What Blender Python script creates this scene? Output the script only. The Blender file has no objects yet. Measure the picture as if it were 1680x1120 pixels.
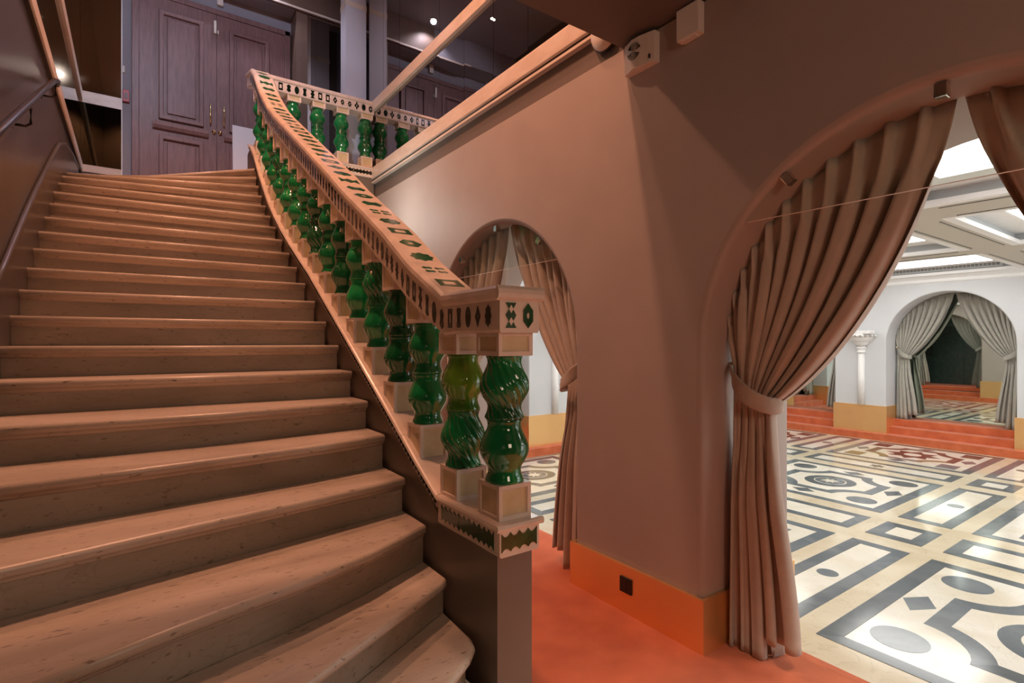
import bpy, bmesh, math, random
from math import sin, cos, pi, radians, sqrt, exp, atan2, hypot
from mathutils import Vector, Matrix

random.seed(7)
S = bpy.context.scene
COL = S.collection

# ------------------------------------------------------------------ camera, world, lights, exposure
YAW = radians(35.2)
cd = bpy.data.cameras.new('camera')
cam = bpy.data.objects.new('camera', cd)
COL.objects.link(cam)
cd.sensor_width = 36.0
cd.lens = 880.0 / 1680.0 * 36.0
cd.clip_start = 0.02
cam.location = (0, 0, 1.6)
cam.rotation_euler = (pi / 2, 0, -YAW)
S.camera = cam

S.view_settings.view_transform = 'Standard'
S.view_settings.look = 'None'
S.view_settings.gamma = 1
S.view_settings.use_curve_mapping = False
S.view_settings.exposure = 0.0

W = bpy.data.worlds.new('world')
S.world = W
W.use_nodes = True
W.node_tree.nodes['Background'].inputs[0].default_value = (0.55, 0.5, 0.48, 1)
W.node_tree.nodes['Background'].inputs[1].default_value = 0.05


def area(name, loc, aim, power, color, sx, sy=None, spread=180):
    d = bpy.data.lights.new(name, 'AREA')
    d.shape = 'RECTANGLE'
    d.size = sx
    d.size_y = sy or sx
    d.energy = power
    d.color = color
    d.spread = radians(spread)
    o = bpy.data.objects.new(name, d)
    COL.objects.link(o)
    o.location = loc
    o.rotation_euler = (Vector(aim) - Vector(loc)).to_track_quat('-Z', 'Y').to_euler()
    return o


def point(name, loc, power, color, r=0.05):
    d = bpy.data.lights.new(name, 'POINT')
    d.energy = power
    d.color = color
    d.shadow_soft_size = r
    o = bpy.data.objects.new(name, d)
    COL.objects.link(o)
    o.location = loc
    return o


def spot(name, loc, aim, power, color, angle=110, blend=0.5, r=0.09):
    d = bpy.data.lights.new(name, 'SPOT')
    d.energy = power
    d.color = color
    d.spot_size = radians(angle)
    d.spot_blend = blend
    d.shadow_soft_size = r
    o = bpy.data.objects.new(name, d)
    COL.objects.link(o)
    o.location = loc
    o.rotation_euler = (Vector(aim) - Vector(loc)).to_track_quat('-Z', 'Y').to_euler()
    return o


WARM = (1.0, 0.455, 0.275)
# warm recessed lamps of the stairwell ceiling
spot('stair_lamp_light', (0.25, 2.75, 6.37), (0.3, 2.9, 0), 430, WARM, 120)
spot('stair_lamp_light', (1.30, 3.15, 6.37), (1.3, 3.2, 0), 185, WARM, 120)
spot('stair_lamp_light', (0.55, 4.60, 6.37), (0.5, 4.6, 0), 280, WARM, 120)
# weak lamps of the lobby behind the camera
area('lobby_lamp_light', (0.7, -2.0, 2.6), (1.6, 2.2, 0.4), 20, (1.0, 0.72, 0.52), 0.9)
spot('lobby_downlight', (1.45, -0.35, 3.33), (1.45, -0.25, 0), 560, (1.0, 0.84, 0.68), 74, 0.6, 0.12)
point('passage_fill_light', (1.75, 5.3, 2.9), 22, (0.95, 0.95, 0.90), 0.08)  # added fill under the landing, brightens the green door in the mirrors
# cool daylight reaching the upper landing from its window side
spot('landing_window_light', (4.6, 6.9, 5.0), (1.2, 7.4, 4.6), 160, (0.70, 0.76, 1.0), 60, 0.6, 0.2)
spot('landing_ceiling_light', (1.12, 7.2, 6.37), (1.1, 7.3, 3.4), 45, (0.80, 0.80, 1.0), 130, 0.5, 0.04)
spot('skylight_light', (0.1, 3.2, 6.3), (1.15, 7.7, 4.7), 260, (0.74, 0.78, 1.0), 52, 0.6, 0.05)
# daylight of the far end of the hall, outside the picture
area('hall_window_light', (7.9, -2.8, 1.3), (7.6, 4.0, 1.0), 70, (0.93, 0.97, 1.0), 6.0, 2.2)

# ------------------------------------------------------------------ materials


def new_mat(name):
    m = bpy.data.materials.new(name)
    m.use_nodes = True
    return m, m.node_tree.nodes, m.node_tree.links, m.node_tree.nodes['Principled BSDF']


def pbr(name, col, rough=0.5, metal=0.0, var=0.0, scale=8.0, bump=0.0, bscale=60.0, col2=None, coat=0.0,
        sheen=0.0, spec=0.5, stretch=(1, 1, 1), detail=6, rand=0.0, mixpos=(0.35, 0.65)):
    m, N, L, B = new_mat(name)
    B.inputs['Roughness'].default_value = rough
    B.inputs['Metallic'].default_value = metal
    B.inputs['Specular IOR Level'].default_value = spec
    if coat:
        B.inputs['Coat Weight'].default_value = coat
        B.inputs['Coat Roughness'].default_value = 0.04
    if sheen:
        B.inputs['Sheen Weight'].default_value = sheen
        B.inputs['Sheen Roughness'].default_value = 0.4
    tc = N.new('ShaderNodeTexCoord')
    mp = N.new('ShaderNodeMapping')
    mp.inputs['Scale'].default_value = stretch
    L.new(tc.outputs['Object'], mp.inputs['Vector'])
    c1 = (*col, 1)
    c2 = (*col2, 1) if col2 else (col[0] * (1 - var), col[1] * (1 - var), col[2] * (1 - var), 1)
    if var or col2:
        nz = N.new('ShaderNodeTexNoise')
        nz.inputs['Scale'].default_value = scale
        nz.inputs['Detail'].default_value = detail
        L.new(mp.outputs[0], nz.inputs['Vector'])
        rp = N.new('ShaderNodeValToRGB')
        rp.color_ramp.elements[0].position = mixpos[0]
        rp.color_ramp.elements[1].position = mixpos[1]
        rp.color_ramp.elements[0].color = c2
        rp.color_ramp.elements[1].color = c1
        L.new(nz.outputs['Fac'], rp.inputs['Fac'])
        out = rp.outputs['Color']
        if rand:
            oi = N.new('ShaderNodeObjectInfo')
            mr = N.new('ShaderNodeMapRange')
            mr.inputs['To Min'].default_value = 1 - rand
            mr.inputs['To Max'].default_value = 1 + rand
            L.new(oi.outputs['Random'], mr.inputs['Value'])
            hs = N.new('ShaderNodeHueSaturation')
            L.new(mr.outputs[0], hs.inputs['Value'])
            L.new(out, hs.inputs['Color'])
            out = hs.outputs[0]
        L.new(out, B.inputs['Base Color'])
    else:
        B.inputs['Base Color'].default_value = c1
    if bump:
        nb = N.new('ShaderNodeTexNoise')
        nb.inputs['Scale'].default_value = bscale
        nb.inputs['Detail'].default_value = 3
        L.new(mp.outputs[0], nb.inputs['Vector'])
        bp = N.new('ShaderNodeBump')
        bp.inputs['Strength'].default_value = bump
        bp.inputs['Distance'].default_value = 0.004
        L.new(nb.outputs['Fac'], bp.inputs['Height'])
        L.new(bp.outputs[0], B.inputs['Normal'])
    return m


def stone(name, col, vein, rough=0.3, scale=3.0, pit=None, stretch=(1, 1, 1), rand=0.0, veinw=0.5):
    """stone with cloudy tone, thin veins and optional dark pits"""
    m, N, L, B = new_mat(name)
    B.inputs['Roughness'].default_value = rough
    tc = N.new('ShaderNodeTexCoord')
    mp = N.new('ShaderNodeMapping')
    mp.inputs['Scale'].default_value = stretch
    L.new(tc.outputs['Object'], mp.inputs['Vector'])
    n1 = N.new('ShaderNodeTexNoise')
    n1.inputs['Scale'].default_value = scale
    n1.inputs['Detail'].default_value = 8
    n1.inputs['Distortion'].default_value = 0.8
    L.new(mp.outputs[0], n1.inputs['Vector'])
    rp = N.new('ShaderNodeValToRGB')
    rp.color_ramp.elements[0].position = 0.3
    rp.color_ramp.elements[1].position = 0.62
    rp.color_ramp.elements[0].color = (*vein, 1)
    rp.color_ramp.elements[1].color = (*col, 1)
    L.new(n1.outputs['Fac'], rp.inputs['Fac'])
    out = rp.outputs['Color']
    # veins: thin level set of another noise
    n2 = N.new('ShaderNodeTexNoise')
    n2.inputs['Scale'].default_value = scale * 1.7
    n2.inputs['Detail'].default_value = 5
    n2.inputs['Distortion'].default_value = 1.5
    L.new(mp.outputs[0], n2.inputs['Vector'])
    sb = N.new('ShaderNodeMath'); sb.operation = 'SUBTRACT'; sb.inputs[1].default_value = 0.5
    L.new(n2.outputs['Fac'], sb.inputs[0])
    ab = N.new('ShaderNodeMath'); ab.operation = 'ABSOLUTE'
    L.new(sb.outputs[0], ab.inputs[0])
    mr = N.new('ShaderNodeMapRange')
    mr.inputs['From Min'].default_value = 0.0
    mr.inputs['From Max'].default_value = 0.015
    mr.inputs['To Min'].default_value = veinw
    mr.inputs['To Max'].default_value = 0.0
    L.new(ab.outputs[0], mr.inputs['Value'])
    mx = N.new('ShaderNodeMix'); mx.data_type = 'RGBA'
    L.new(mr.outputs[0], mx.inputs['Factor'])
    L.new(out, mx.inputs['A'])
    mx.inputs['B'].default_value = (vein[0] * 0.7, vein[1] * 0.7, vein[2] * 0.7, 1)
    out = mx.outputs['Result']
    if pit:
        n3 = N.new('ShaderNodeTexNoise')
        n3.inputs['Scale'].default_value = 38
        n3.inputs['Detail'].default_value = 4
        L.new(mp.outputs[0], n3.inputs['Vector'])
        m3 = N.new('ShaderNodeMapRange')
        m3.inputs['From Min'].default_value = 0.635
        m3.inputs['From Max'].default_value = 0.69
        m3.inputs['To Max'].default_value = 0.75
        L.new(n3.outputs['Fac'], m3.inputs['Value'])
        mx2 = N.new('ShaderNodeMix'); mx2.data_type = 'RGBA'
        L.new(m3.outputs[0], mx2.inputs['Factor'])
        L.new(out, mx2.inputs['A'])
        mx2.inputs['B'].default_value = (*pit, 1)
        out = mx2.outputs['Result']
    if rand:
        oi = N.new('ShaderNodeObjectInfo')
        mr2 = N.new('ShaderNodeMapRange')
        mr2.inputs['To Min'].default_value = 1 - rand
        mr2.inputs['To Max'].default_value = 1 + rand
        L.new(oi.outputs['Random'], mr2.inputs['Value'])
        hs = N.new('ShaderNodeHueSaturation')
        L.new(mr2.outputs[0], hs.inputs['Value'])
        L.new(out, hs.inputs['Color'])
        out = hs.outputs[0]
    L.new(out, B.inputs['Base Color'])
    return m


def emit(name, col, strength):
    m, N, L, B = new_mat(name)
    B.inputs['Base Color'].default_value = (0.8, 0.8, 0.8, 1)
    B.inputs['Emission Color'].default_value = (*col, 1)
    B.inputs['Emission Strength'].default_value = strength
    return m


def glass_mat(name, tint=(0.97, 1, 0.99)):
    m, N, L, B = new_mat(name)
    N.remove(B)
    out = N['Material Output']
    tr = N.new('ShaderNodeBsdfTransparent')
    tr.inputs[0].default_value = (*tint, 1)
    gl = N.new('ShaderNodeBsdfGlossy')
    gl.inputs['Roughness'].default_value = 0.0
    fr = N.new('ShaderNodeFresnel')
    fr.inputs[0].default_value = 1.5
    mx = N.new('ShaderNodeMixShader')
    ge = N.new('ShaderNodeNewGeometry')
    iv = N.new('ShaderNodeMath'); iv.operation = 'SUBTRACT'; iv.inputs[0].default_value = 1.0
    L.new(ge.outputs['Backfacing'], iv.inputs[1])
    mu = N.new('ShaderNodeMath'); mu.operation = 'MULTIPLY'
    L.new(fr.outputs[0], mu.inputs[0]); L.new(iv.outputs[0], mu.inputs[1])
    L.new(mu.outputs[0], mx.inputs[0])
    L.new(tr.outputs[0], mx.inputs[1])
    L.new(gl.outputs[0], mx.inputs[2])
    L.new(mx.outputs[0], out.inputs[0])
    return m


M = {}
M['paint'] = pbr('wall_paint', (0.42, 0.35, 0.315), 0.62, var=0.06, scale=2.5, bump=0.08, bscale=120)
M['paint_hall'] = pbr('hall_paint', (0.60, 0.61, 0.63), 0.6, var=0.03, scale=2.0)
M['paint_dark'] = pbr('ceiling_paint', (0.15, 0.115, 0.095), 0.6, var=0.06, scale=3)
M['paint_satin'] = pbr('satin_panel', (0.115, 0.10, 0.088), 0.28, var=0.12, scale=3, stretch=(6, 6, 0.5), metal=0.35)
M['paint_post'] = pbr('satin_post', (0.20, 0.165, 0.135), 0.42, var=0.10, scale=4, metal=0.15)
M['paint_landing'] = pbr('landing_paint', (0.30, 0.29, 0.33), 0.6, var=0.05, scale=3)
M['paint_lilac'] = pbr('pillar_paint', (0.62, 0.60, 0.66), 0.5, var=0.03, scale=3)
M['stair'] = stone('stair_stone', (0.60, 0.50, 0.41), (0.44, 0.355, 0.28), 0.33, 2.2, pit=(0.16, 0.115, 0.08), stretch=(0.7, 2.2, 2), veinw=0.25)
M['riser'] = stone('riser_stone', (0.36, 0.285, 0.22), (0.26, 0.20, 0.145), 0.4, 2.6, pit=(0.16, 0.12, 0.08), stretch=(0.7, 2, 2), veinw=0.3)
M['terracotta'] = pbr('glazed_stoneware', (0.82, 0.67, 0.56), 0.24, var=0.16, scale=9, coat=0.35, bump=0.08, bscale=25)
M['stoneware_panel'] = pbr('stoneware_panel', (0.66, 0.55, 0.33), 0.22, col2=(0.60, 0.46, 0.27), scale=16, coat=0.4)
M['green'] = pbr('green_glaze', (0.008, 0.28, 0.075), 0.06, col2=(0.004, 0.10, 0.03), scale=5.5, coat=0.8, rand=0.5, mixpos=(0.3, 0.62))
M['green_light'] = pbr('light_green_glaze', (0.20, 0.42, 0.03), 0.07, col2=(0.04, 0.22, 0.025), scale=6, coat=0.8, mixpos=(0.35, 0.6))
M['motif'] = pbr('motif_glaze', (0.014, 0.085, 0.028), 0.12, var=0.5, scale=30, coat=0.5)
M['motif_dark'] = pbr('dark_motif_glaze', (0.008, 0.02, 0.011), 0.15, var=0.4, scale=30, coat=0.4)
M['motif_top'] = pbr('rail_motif_glaze', (0.02, 0.13, 0.045), 0.14, var=0.45, scale=22, coat=0.5)
M['carpet'] = pbr('orange_carpet', (0.66, 0.165, 0.065), 0.95, col2=(0.50, 0.105, 0.035), scale=5, bump=0.7, bscale=420, sheen=0.25, mixpos=(0.3, 0.7))
M['gold'] = pbr('satin_brass', (0.95, 0.60, 0.27), 0.34, metal=0.82, var=0.04, scale=3)
M['gold_hall'] = M['gold']
M['brass'] = pbr('brass', (0.78, 0.58, 0.30), 0.25, metal=1.0)
M['chrome'] = pbr('chrome', (0.75, 0.73, 0.70), 0.12, metal=1.0)
M['bronze'] = pbr('dark_bronze', (0.045, 0.035, 0.035), 0.3, metal=0.6)
M['black'] = pbr('black_plastic', (0.012, 0.011, 0.010), 0.35)
M['white'] = pbr('white_plastic', (0.78, 0.72, 0.66), 0.4)
M['board'] = pbr('white_board', (0.80, 0.79, 0.82), 0.5)
M['plaster'] = pbr('white_plaster', (0.82, 0.81, 0.80), 0.55, var=0.04, scale=9)
M['travertine'] = stone('travertine', (0.76, 0.65, 0.56), (0.66, 0.54, 0.45), 0.35, 4, stretch=(1, 1, 3), veinw=0.15)
M['velvet'] = pbr('taupe_velvet', (0.50, 0.42, 0.35), 0.85, var=0.10, scale=14, sheen=0.45, bump=0.1, bscale=300)
M['velvet_hall'] = pbr('pale_velvet', (0.40, 0.385, 0.335), 0.85, var=0.08, scale=14, sheen=0.35)
M['wood'] = pbr('mauve_wood', (0.24, 0.130, 0.125), 0.42, col2=(0.18, 0.095, 0.092), scale=9, stretch=(5, 5, 0.6), detail=10)
M['wood_seat'] = pbr('brown_recess', (0.17, 0.105, 0.075), 0.5, var=0.1)
M['mirror'] = pbr('bronze_mirror', (0.42, 0.37, 0.34), 0.015, metal=1.0)
M['mirror_brown'] = pbr('brown_mirror', (0.40, 0.31, 0.20), 0.03, metal=1.0)
M['mirror_dark'] = pbr('dark_mirror', (0.075, 0.075, 0.055), 0.03, metal=1.0)
M['mirror_green'] = pbr('clear_mirror', (0.66, 0.74, 0.68), 0.01, metal=1.0)
M['glass'] = glass_mat('clear_glass')
M['marble'] = stone('cream_marble', (0.70, 0.62, 0.47), (0.58, 0.48, 0.33), 0.10, 1.6, veinw=0.35)
M['marble_white'] = stone('white_marble', (0.78, 0.74, 0.65), (0.68, 0.61, 0.48), 0.10, 2.0, rand=0.05, veinw=0.3)
M['marble_pale'] = stone('pale_cream_marble', (0.80, 0.76, 0.66), (0.70, 0.63, 0.50), 0.10, 1.9, rand=0.07, veinw=0.3)
M['slate'] = stone('blue_grey_marble', (0.10, 0.12, 0.135), (0.16, 0.18, 0.19), 0.12, 3.0, rand=0.22, veinw=0.4)
M['maroon'] = stone('maroon_marble_and_reflection', (0.06, 0.036, 0.04), (0.11, 0.075, 0.07), 0.12, 3.0, rand=0.15, veinw=0.4)  # the star's own maroon; on far bands it paints the steps' reflection
M['maroon'].node_tree.nodes['Principled BSDF'].inputs['Specular IOR Level'].default_value = 0.25
M['olive'] = stone('olive_marble', (0.20, 0.155, 0.075), (0.26, 0.20, 0.11), 0.12, 3.0, rand=0.15, veinw=0.4)
M['joint'] = pbr('stone_joint', (0.38, 0.32, 0.24), 0.6)
M['panel_light'] = emit('luminous_panel', (1.0, 0.985, 0.95), 4.8)
M['lamp_glow'] = emit('lamp_glow', (1.0, 0.9, 0.75), 14)
M['beam'] = pbr('ceiling_beam_paint', (0.56, 0.525, 0.46), 0.6)
M['coffer'] = pbr('coffer_side_paint', (0.50, 0.52, 0.53), 0.6)
M['lip'] = pbr('white_lip_paint', (0.86, 0.86, 0.86), 0.5)
M['door_green'] = pbr('dark_green_door', (0.05, 0.095, 0.085), 0.25, var=0.2)
M['grille'] = pbr('grille_metal', (0.22, 0.22, 0.21), 0.5, metal=0.5)
M['red'] = pbr('red_plastic', (0.42, 0.02, 0.03), 0.4)

# ------------------------------------------------------------------ helpers


def tag(o, label=None, cat=None, group=None, kind=None):
    if label: o['label'] = label
    if cat: o['category'] = cat
    if group: o['group'] = group
    if kind: o['kind'] = kind
    return o


def empty(name, loc=(0, 0, 0), rz=0, parent=None):
    o = bpy.data.objects.new(name, None)
    COL.objects.link(o)
    o.location = loc
    o.rotation_euler = (0, 0, rz)
    o.empty_display_size = 0.1
    if parent: o.parent = parent
    return o


def link(name, me, parent=None, loc=None, rz=None):
    o = bpy.data.objects.new(name, me)
    COL.objects.link(o)
    if parent: o.parent = parent
    if loc is not None: o.location = loc
    if rz is not None: o.rotation_euler = (0, 0, rz)
    return o


class MB:
    def __init__(self):
        self.v = []; self.f = []; self.mi = []; self.sm = []

    def add(self, vs, fs, mi=0, smooth=False):
        n = len(self.v)
        self.v += [tuple(p) for p in vs]
        for f in fs:
            self.f.append(tuple(i + n for i in f)); self.mi.append(mi); self.sm.append(smooth)
        return self

    def box(self, x0, x1, y0, y1, z0, z1, mi=0):
        vs = [(x, y, z) for x in (x0, x1) for y in (y0, y1) for z in (z0, z1)]
        fs = [(0, 1, 3, 2), (4, 6, 7, 5), (0, 4, 5, 1), (2, 3, 7, 6), (0, 2, 6, 4), (1, 5, 7, 3)]
        return self.add(vs, fs, mi)

    def prism(self, poly, a, b, axis='z', mi=0, smooth=False):
        """poly in the plane normal to axis; a, b = extents along axis"""
        def p3(p, t):
            if axis == 'z': return (p[0], p[1], t)
            if axis == 'x': return (t, p[0], p[1])
            return (p[0], t, p[1])
        n = len(poly)
        vs = [p3(p, a) for p in poly] + [p3(p, b) for p in poly]
        fs = [tuple(range(n)), tuple(range(2 * n - 1, n - 1, -1))]
        self.add(vs, fs, mi, smooth)
        self.add(vs, [(i, i + n, (i + 1) % n + n, (i + 1) % n) for i in range(n)], mi, smooth)
        return self

    def ring(self, outer, inner, a, b, axis='z', mi=0):
        def p3(p, t):
            if axis == 'z': return (p[0], p[1], t)
            if axis == 'x': return (t, p[0], p[1])
            return (p[0], t, p[1])
        n = len(outer)
        vs = [p3(p, a) for p in outer] + [p3(p, b) for p in outer] + [p3(p, a) for p in inner] + [p3(p, b) for p in inner]
        fs = []
        for i in range(n):
            j = (i + 1) % n
            fs += [(i, j, j + n, i + n), (i + 2 * n, i + 3 * n, j + 3 * n, j + 2 * n),
                   (i + n, j + n, j + 3 * n, i + 3 * n), (i, i + 2 * n, j + 2 * n, j)]
        return self.add(vs, fs, mi)

    def lathe(self, prof, cx=0, cy=0, seg=24, mi=0, rfun=None):
        vs = []; fs = []
        for k, (r, z) in enumerate(prof):
            for s in range(seg):
                t = 2 * pi * s / seg
                rr = r * (rfun(t, k / (len(prof) - 1), z) if rfun else 1)
                vs.append((cx + rr * cos(t), cy + rr * sin(t), z))
        for k in range(len(prof) - 1):
            for s in range(seg):
                s2 = (s + 1) % seg
                fs.append((k * seg + s, k * seg + s2, (k + 1) * seg + s2, (k + 1) * seg + s))
        self.add(vs, fs, mi, True)
        n = len(prof)
        self.add([vs[s] for s in range(seg)], [tuple(range(seg - 1, -1, -1))], mi)
        self.add([vs[(n - 1) * seg + s] for s in range(seg)], [tuple(range(seg))], mi)
        return self

    def tube(self, pts, r, seg=10, mi=0):
        P = [Vector(p) for p in pts]
        vs = []; fs = []
        up = Vector((0.03, 0.02, 1))
        for i, p in enumerate(P):
            d = (P[min(i + 1, len(P) - 1)] - P[max(i - 1, 0)]).normalized()
            a = d.cross(up)
            if a.length < 0.05: a = d.cross(Vector((1, 0, 0)))
            a.normalize(); b = d.cross(a).normalized()
            rr = r[i] if isinstance(r, (list, tuple)) else r
            for s in range(seg):
                t = 2 * pi * s / seg
                vs.append(tuple(p + a * rr * cos(t) + b * rr * sin(t)))
        for k in range(len(P) - 1):
            for s in range(seg):
                s2 = (s + 1) % seg
                fs.append((k * seg + s, k * seg + s2, (k + 1) * seg + s2, (k + 1) * seg + s))
        self.add(vs, fs, mi, True)
        self.add(vs[:seg], [tuple(range(seg))], mi)
        self.add(vs[-seg:], [tuple(range(seg))], mi)
        return self

    def mesh(self, name, *mats, bevel=0.0, clean=True, inset=None):
        me = bpy.data.meshes.new(name)
        me.from_pydata(self.v, [], self.f)
        for p, mi, sm in zip(me.polygons, self.mi, self.sm):
            p.material_index = mi; p.use_smooth = sm
        for m in mats: me.materials.append(M[m] if isinstance(m, str) else m)
        if clean:
            bm = bmesh.new(); bm.from_mesh(me)
            bmesh.ops.remove_doubles(bm, verts=bm.verts, dist=1e-5)
            bmesh.ops.recalc_face_normals(bm, faces=bm.faces)
            if inset:
                th, dp, test = inset
                fs = [f for f in bm.faces if test(f)]
                r = bmesh.ops.inset_individual(bm, faces=fs, thickness=th, depth=0)
                r2 = bmesh.ops.inset_individual(bm, faces=fs, thickness=abs(dp) * 0.8, depth=dp)
                for f in fs: f.material_index = 1
            elif bevel:
                es = [e for e in bm.edges if len(e.link_faces) == 2 and e.calc_face_angle(0) > 0.6]
                bmesh.ops.bevel(bm, geom=es, offset=bevel, segments=2, profile=0.6, affect='EDGES', clamp_overlap=True)
            bm.to_mesh(me); bm.free()
        me.update()
        return me

    def build(self, name, mat, parent=None, bevel=0.0, loc=None, **kw):
        mats = mat if isinstance(mat, (list, tuple)) else [mat]
        me = self.mesh(name, *mats, bevel=bevel, **kw)
        o = link(name, me, parent, loc)
        return o


def struct(mb, name, mat, parent=None, bevel=0.0, label=None):
    o = mb.build(name, mat, parent, bevel)
    if not parent: o['kind'] = 'structure'
    if label: o['label'] = label
    return o


def box(x0, x1, y0, y1, z0, z1): return MB().box(x0, x1, y0, y1, z0, z1)


def lerp_tab(tab, t):
    if t <= tab[0][0]: return tab[0][1]
    for (a, va), (b, vb) in zip(tab, tab[1:]):
        if t <= b: return va + (vb - va) * (t - a) / (b - a)
    return tab[-1][1]


# ------------------------------------------------------------------ key dimensions
XW = 2.389          # stair-side face of the arched wall
XH = 3.25           # hall-side face
ZM = -0.42          # marble hall floor
XS = 0.998          # face of the stair's balustrade wall
XL = -0.50          # left wall
SPR = 1.56          # springing of the arches
RA = 0.99
ARCH_NEAR = [0.70, 3.655, 6.60]
ARCH_FAR = [0.62, 3.55, 6.50]
XF = 12.52          # far hall wall face
YE = 7.59           # hall end wall face
ZC = 2.85           # underside of hall ceiling beams
ZL = 3.34           # landing floor


# ------------------------------------------------------------------ walls with arches
def arch_wall(name, mat, mapf, centers, u0, u1, t0, t1, zb, zt, rr=0.03, seg=40, label=None, hallmat=None):
    """wall along u, thickness t0..t1; openings with rounded arrises.  mapf(u,t,z)->xyz"""
    mb = MB()
    prof = []
    for k in range(4):
        a = k / 3 * pi / 2
        prof.append((t0 + rr * (1 - cos(a)), rr * (1 - sin(a))))
    half = len(prof)
    for k in range(3, -1, -1):
        a = k / 3 * pi / 2
        prof.append((t1 - rr * (1 - cos(a)), rr * (1 - sin(a))))
    for c in centers:
        path = [(c - RA, zb, -1, 0), (c - RA, SPR, -1, 0)]
        for i in range(1, seg):
            a = pi - pi * i / seg
            path.append((c + RA * cos(a), SPR + RA * sin(a), cos(a), sin(a)))
        path += [(c + RA, SPR, 1, 0), (c + RA, zb, 1, 0)]
        vs = []; n = len(path)
        for (t, off) in prof:
            for (u, z, nu, nz) in path:
                vs.append(mapf(u + nu * off, t, z + nz * off))
        fs = []
        for j in range(len(prof) - 1):
            for i in range(n - 1):
                fs.append((j * n + i, j * n + i + 1, (j + 1) * n + i + 1, (j + 1) * n + i))
        mb.add(vs, fs, 0, True)
        for t in (t0, t1):
            mi = 1 if (hallmat and t == t1) else 0
            pts = [(u + nu * rr, z + nz * rr) for (u, z, nu, nz) in path]
            vs = []; fs = []
            arc = pts[1:-1]
            for (u, z) in arc:
                vs += [mapf(u, t, z), mapf(u, t, zt)]
            for i in range(len(arc) - 1):
                fs.append((2 * i, 2 * i + 1, 2 * i + 3, 2 * i + 2))
            mb.add(vs, fs, mi)
    edges = [u0]
    for c in sorted(centers): edges += [c - RA - rr, c + RA + rr]
    edges.append(u1)
    for i in range(0, len(edges), 2):
        a, b = edges[i], edges[i + 1]
        if b - a < 0.01: continue
        for t in (t0, t1):
            mi = 1 if (hallmat and t == t1) else 0
            zs = [zb, SPR, zt]
            vs = [mapf(u, t, z) for z in zs for u in (a, b)]
            mb.add(vs, [(0, 1, 3, 2), (2, 3, 5, 4)], mi)
    # top and ends
    vs = [mapf(u, t, zt) for u in (u0, u1) for t in (t0, t1)]
    mb.add(vs, [(0, 1, 3, 2)])
    for u in (u0, u1):
        vs = [mapf(u, t, z) for t in (t0, t1) for z in (zb, zt)]
        mb.add(vs, [(0, 1, 3, 2)])
    mats = [mat] + ([hallmat] if hallmat else [])
    me = mb.mesh(name, *mats, clean=False)
    o = link(name, me)
    o['kind'] = 'structure'
    if label: o['label'] = label
    return o


wall_right = arch_wall('wall_right', 'paint', lambda u, t, z: (t, u, z), ARCH_NEAR, -3.0, 7.62, XW, XH, ZM, ZL,
                       rr=0.035, label='taupe plastered wall with tall round arches beside the staircase')
wall_right['label'] = 'taupe plastered wall with tall round arches beside the staircase'
wall_far = arch_wall('wall_far', 'paint_hall', lambda u, t, z: (t, u, z), ARCH_FAR, -3.0, 8.4, XF, XF + 0.85, ZM, 3.2, rr=0.02,
                     label='pale grey hall wall with mirrored arches across the marble floor')
ARCH_END = [4.735, 7.68, 10.63]
wall_end = arch_wall('wall_back', 'paint_hall', lambda u, t, z: (u, t, z), ARCH_END, XH, XF, YE, YE + 0.8, ZM, 3.2, rr=0.02,
                     label='pale grey end wall of the marble hall')
struct(box(XH, XF, -3.2, -3.0, ZM, 3.2), 'wall_front', 'paint_hall', label='plain grey wall closing the marble hall')
struct(box(-1.2, XW, -3.2, -3.0, 0, 3.35), 'wall_front', 'paint', label='plain wall closing the stair lobby')
# upper part of the arched wall, above the stair
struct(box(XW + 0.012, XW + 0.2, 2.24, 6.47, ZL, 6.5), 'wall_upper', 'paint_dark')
struct(box(XW + 0.2, 8.0, 6.30, 6.47, ZL, 6.42), 'wall_upper', 'paint_landing')
struct(box(8.0, 8.1, 6.30, 7.9, ZL, 6.42), 'wall_upper', 'paint_landing')
# left wall
wl = struct(box(XL - 0.15, XL, -3.0, 7.9, 0, 6.5), 'wall_left', 'paint_satin', label='dark satin wall on the left of the staircase')
# passage floor (carpet) in front of and under the arches
fl = MB().box(-1.2, 2.765, -3.0, 8.0, -0.12, 0.0)
floor_carpet = struct(fl, 'floor', 'carpet', label='bright orange carpet in the lobby and under the arches')
# carpeted steps going down into the hall
st = MB()
for c in ARCH_NEAR:
    st.box(2.75, 3.045, c - RA + 0.001, c + RA - 0.001, -0.41, -0.14)
st.box(3.04, 3.325, -3.0, YE, -0.41, -0.28)
sd = empty('carpet_steps', (3.0, 3.0, ZM)); tag(sd, 'orange carpeted steps going down from the near arches to the marble', 'steps')
def part_world(mb, name, mat, parent, bevel=0.0, **kw):
    o = mb.build(name, mat, parent, bevel, **kw)
    o.matrix_parent_inverse = Matrix.Translation(-Vector(parent.location))
    return o
for c in ARCH_NEAR:
    part_world(box(2.75, 3.045, c - RA + 0.001, c + RA - 0.001, -0.42, -0.14), 'step', 'carpet', sd, 0.008)
part_world(box(3.02, 3.325, -3.0, YE, -0.42, -0.28), 'step', 'carpet', sd, 0.008)
sf = empty('carpet_steps', (12.6, 3.0, ZM)); tag(sf, 'orange carpeted steps rising to the mirrored arches across the marble', 'steps')
part_world(box(12.40, 12.75, -3.0, YE, -0.42, -0.28), 'step', 'carpet', sf, 0.008)
for c in ARCH_FAR:
    part_world(box(12.64, 12.95, c - RA + 0.001, c + RA - 0.001, -0.30, -0.14), 'step', 'carpet', sf, 0.008)
    part_world(box(12.88, 13.30, c - RA + 0.001, c + RA - 0.001, -0.20, 0.0), 'step', 'carpet', sf, 0.008)
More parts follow.
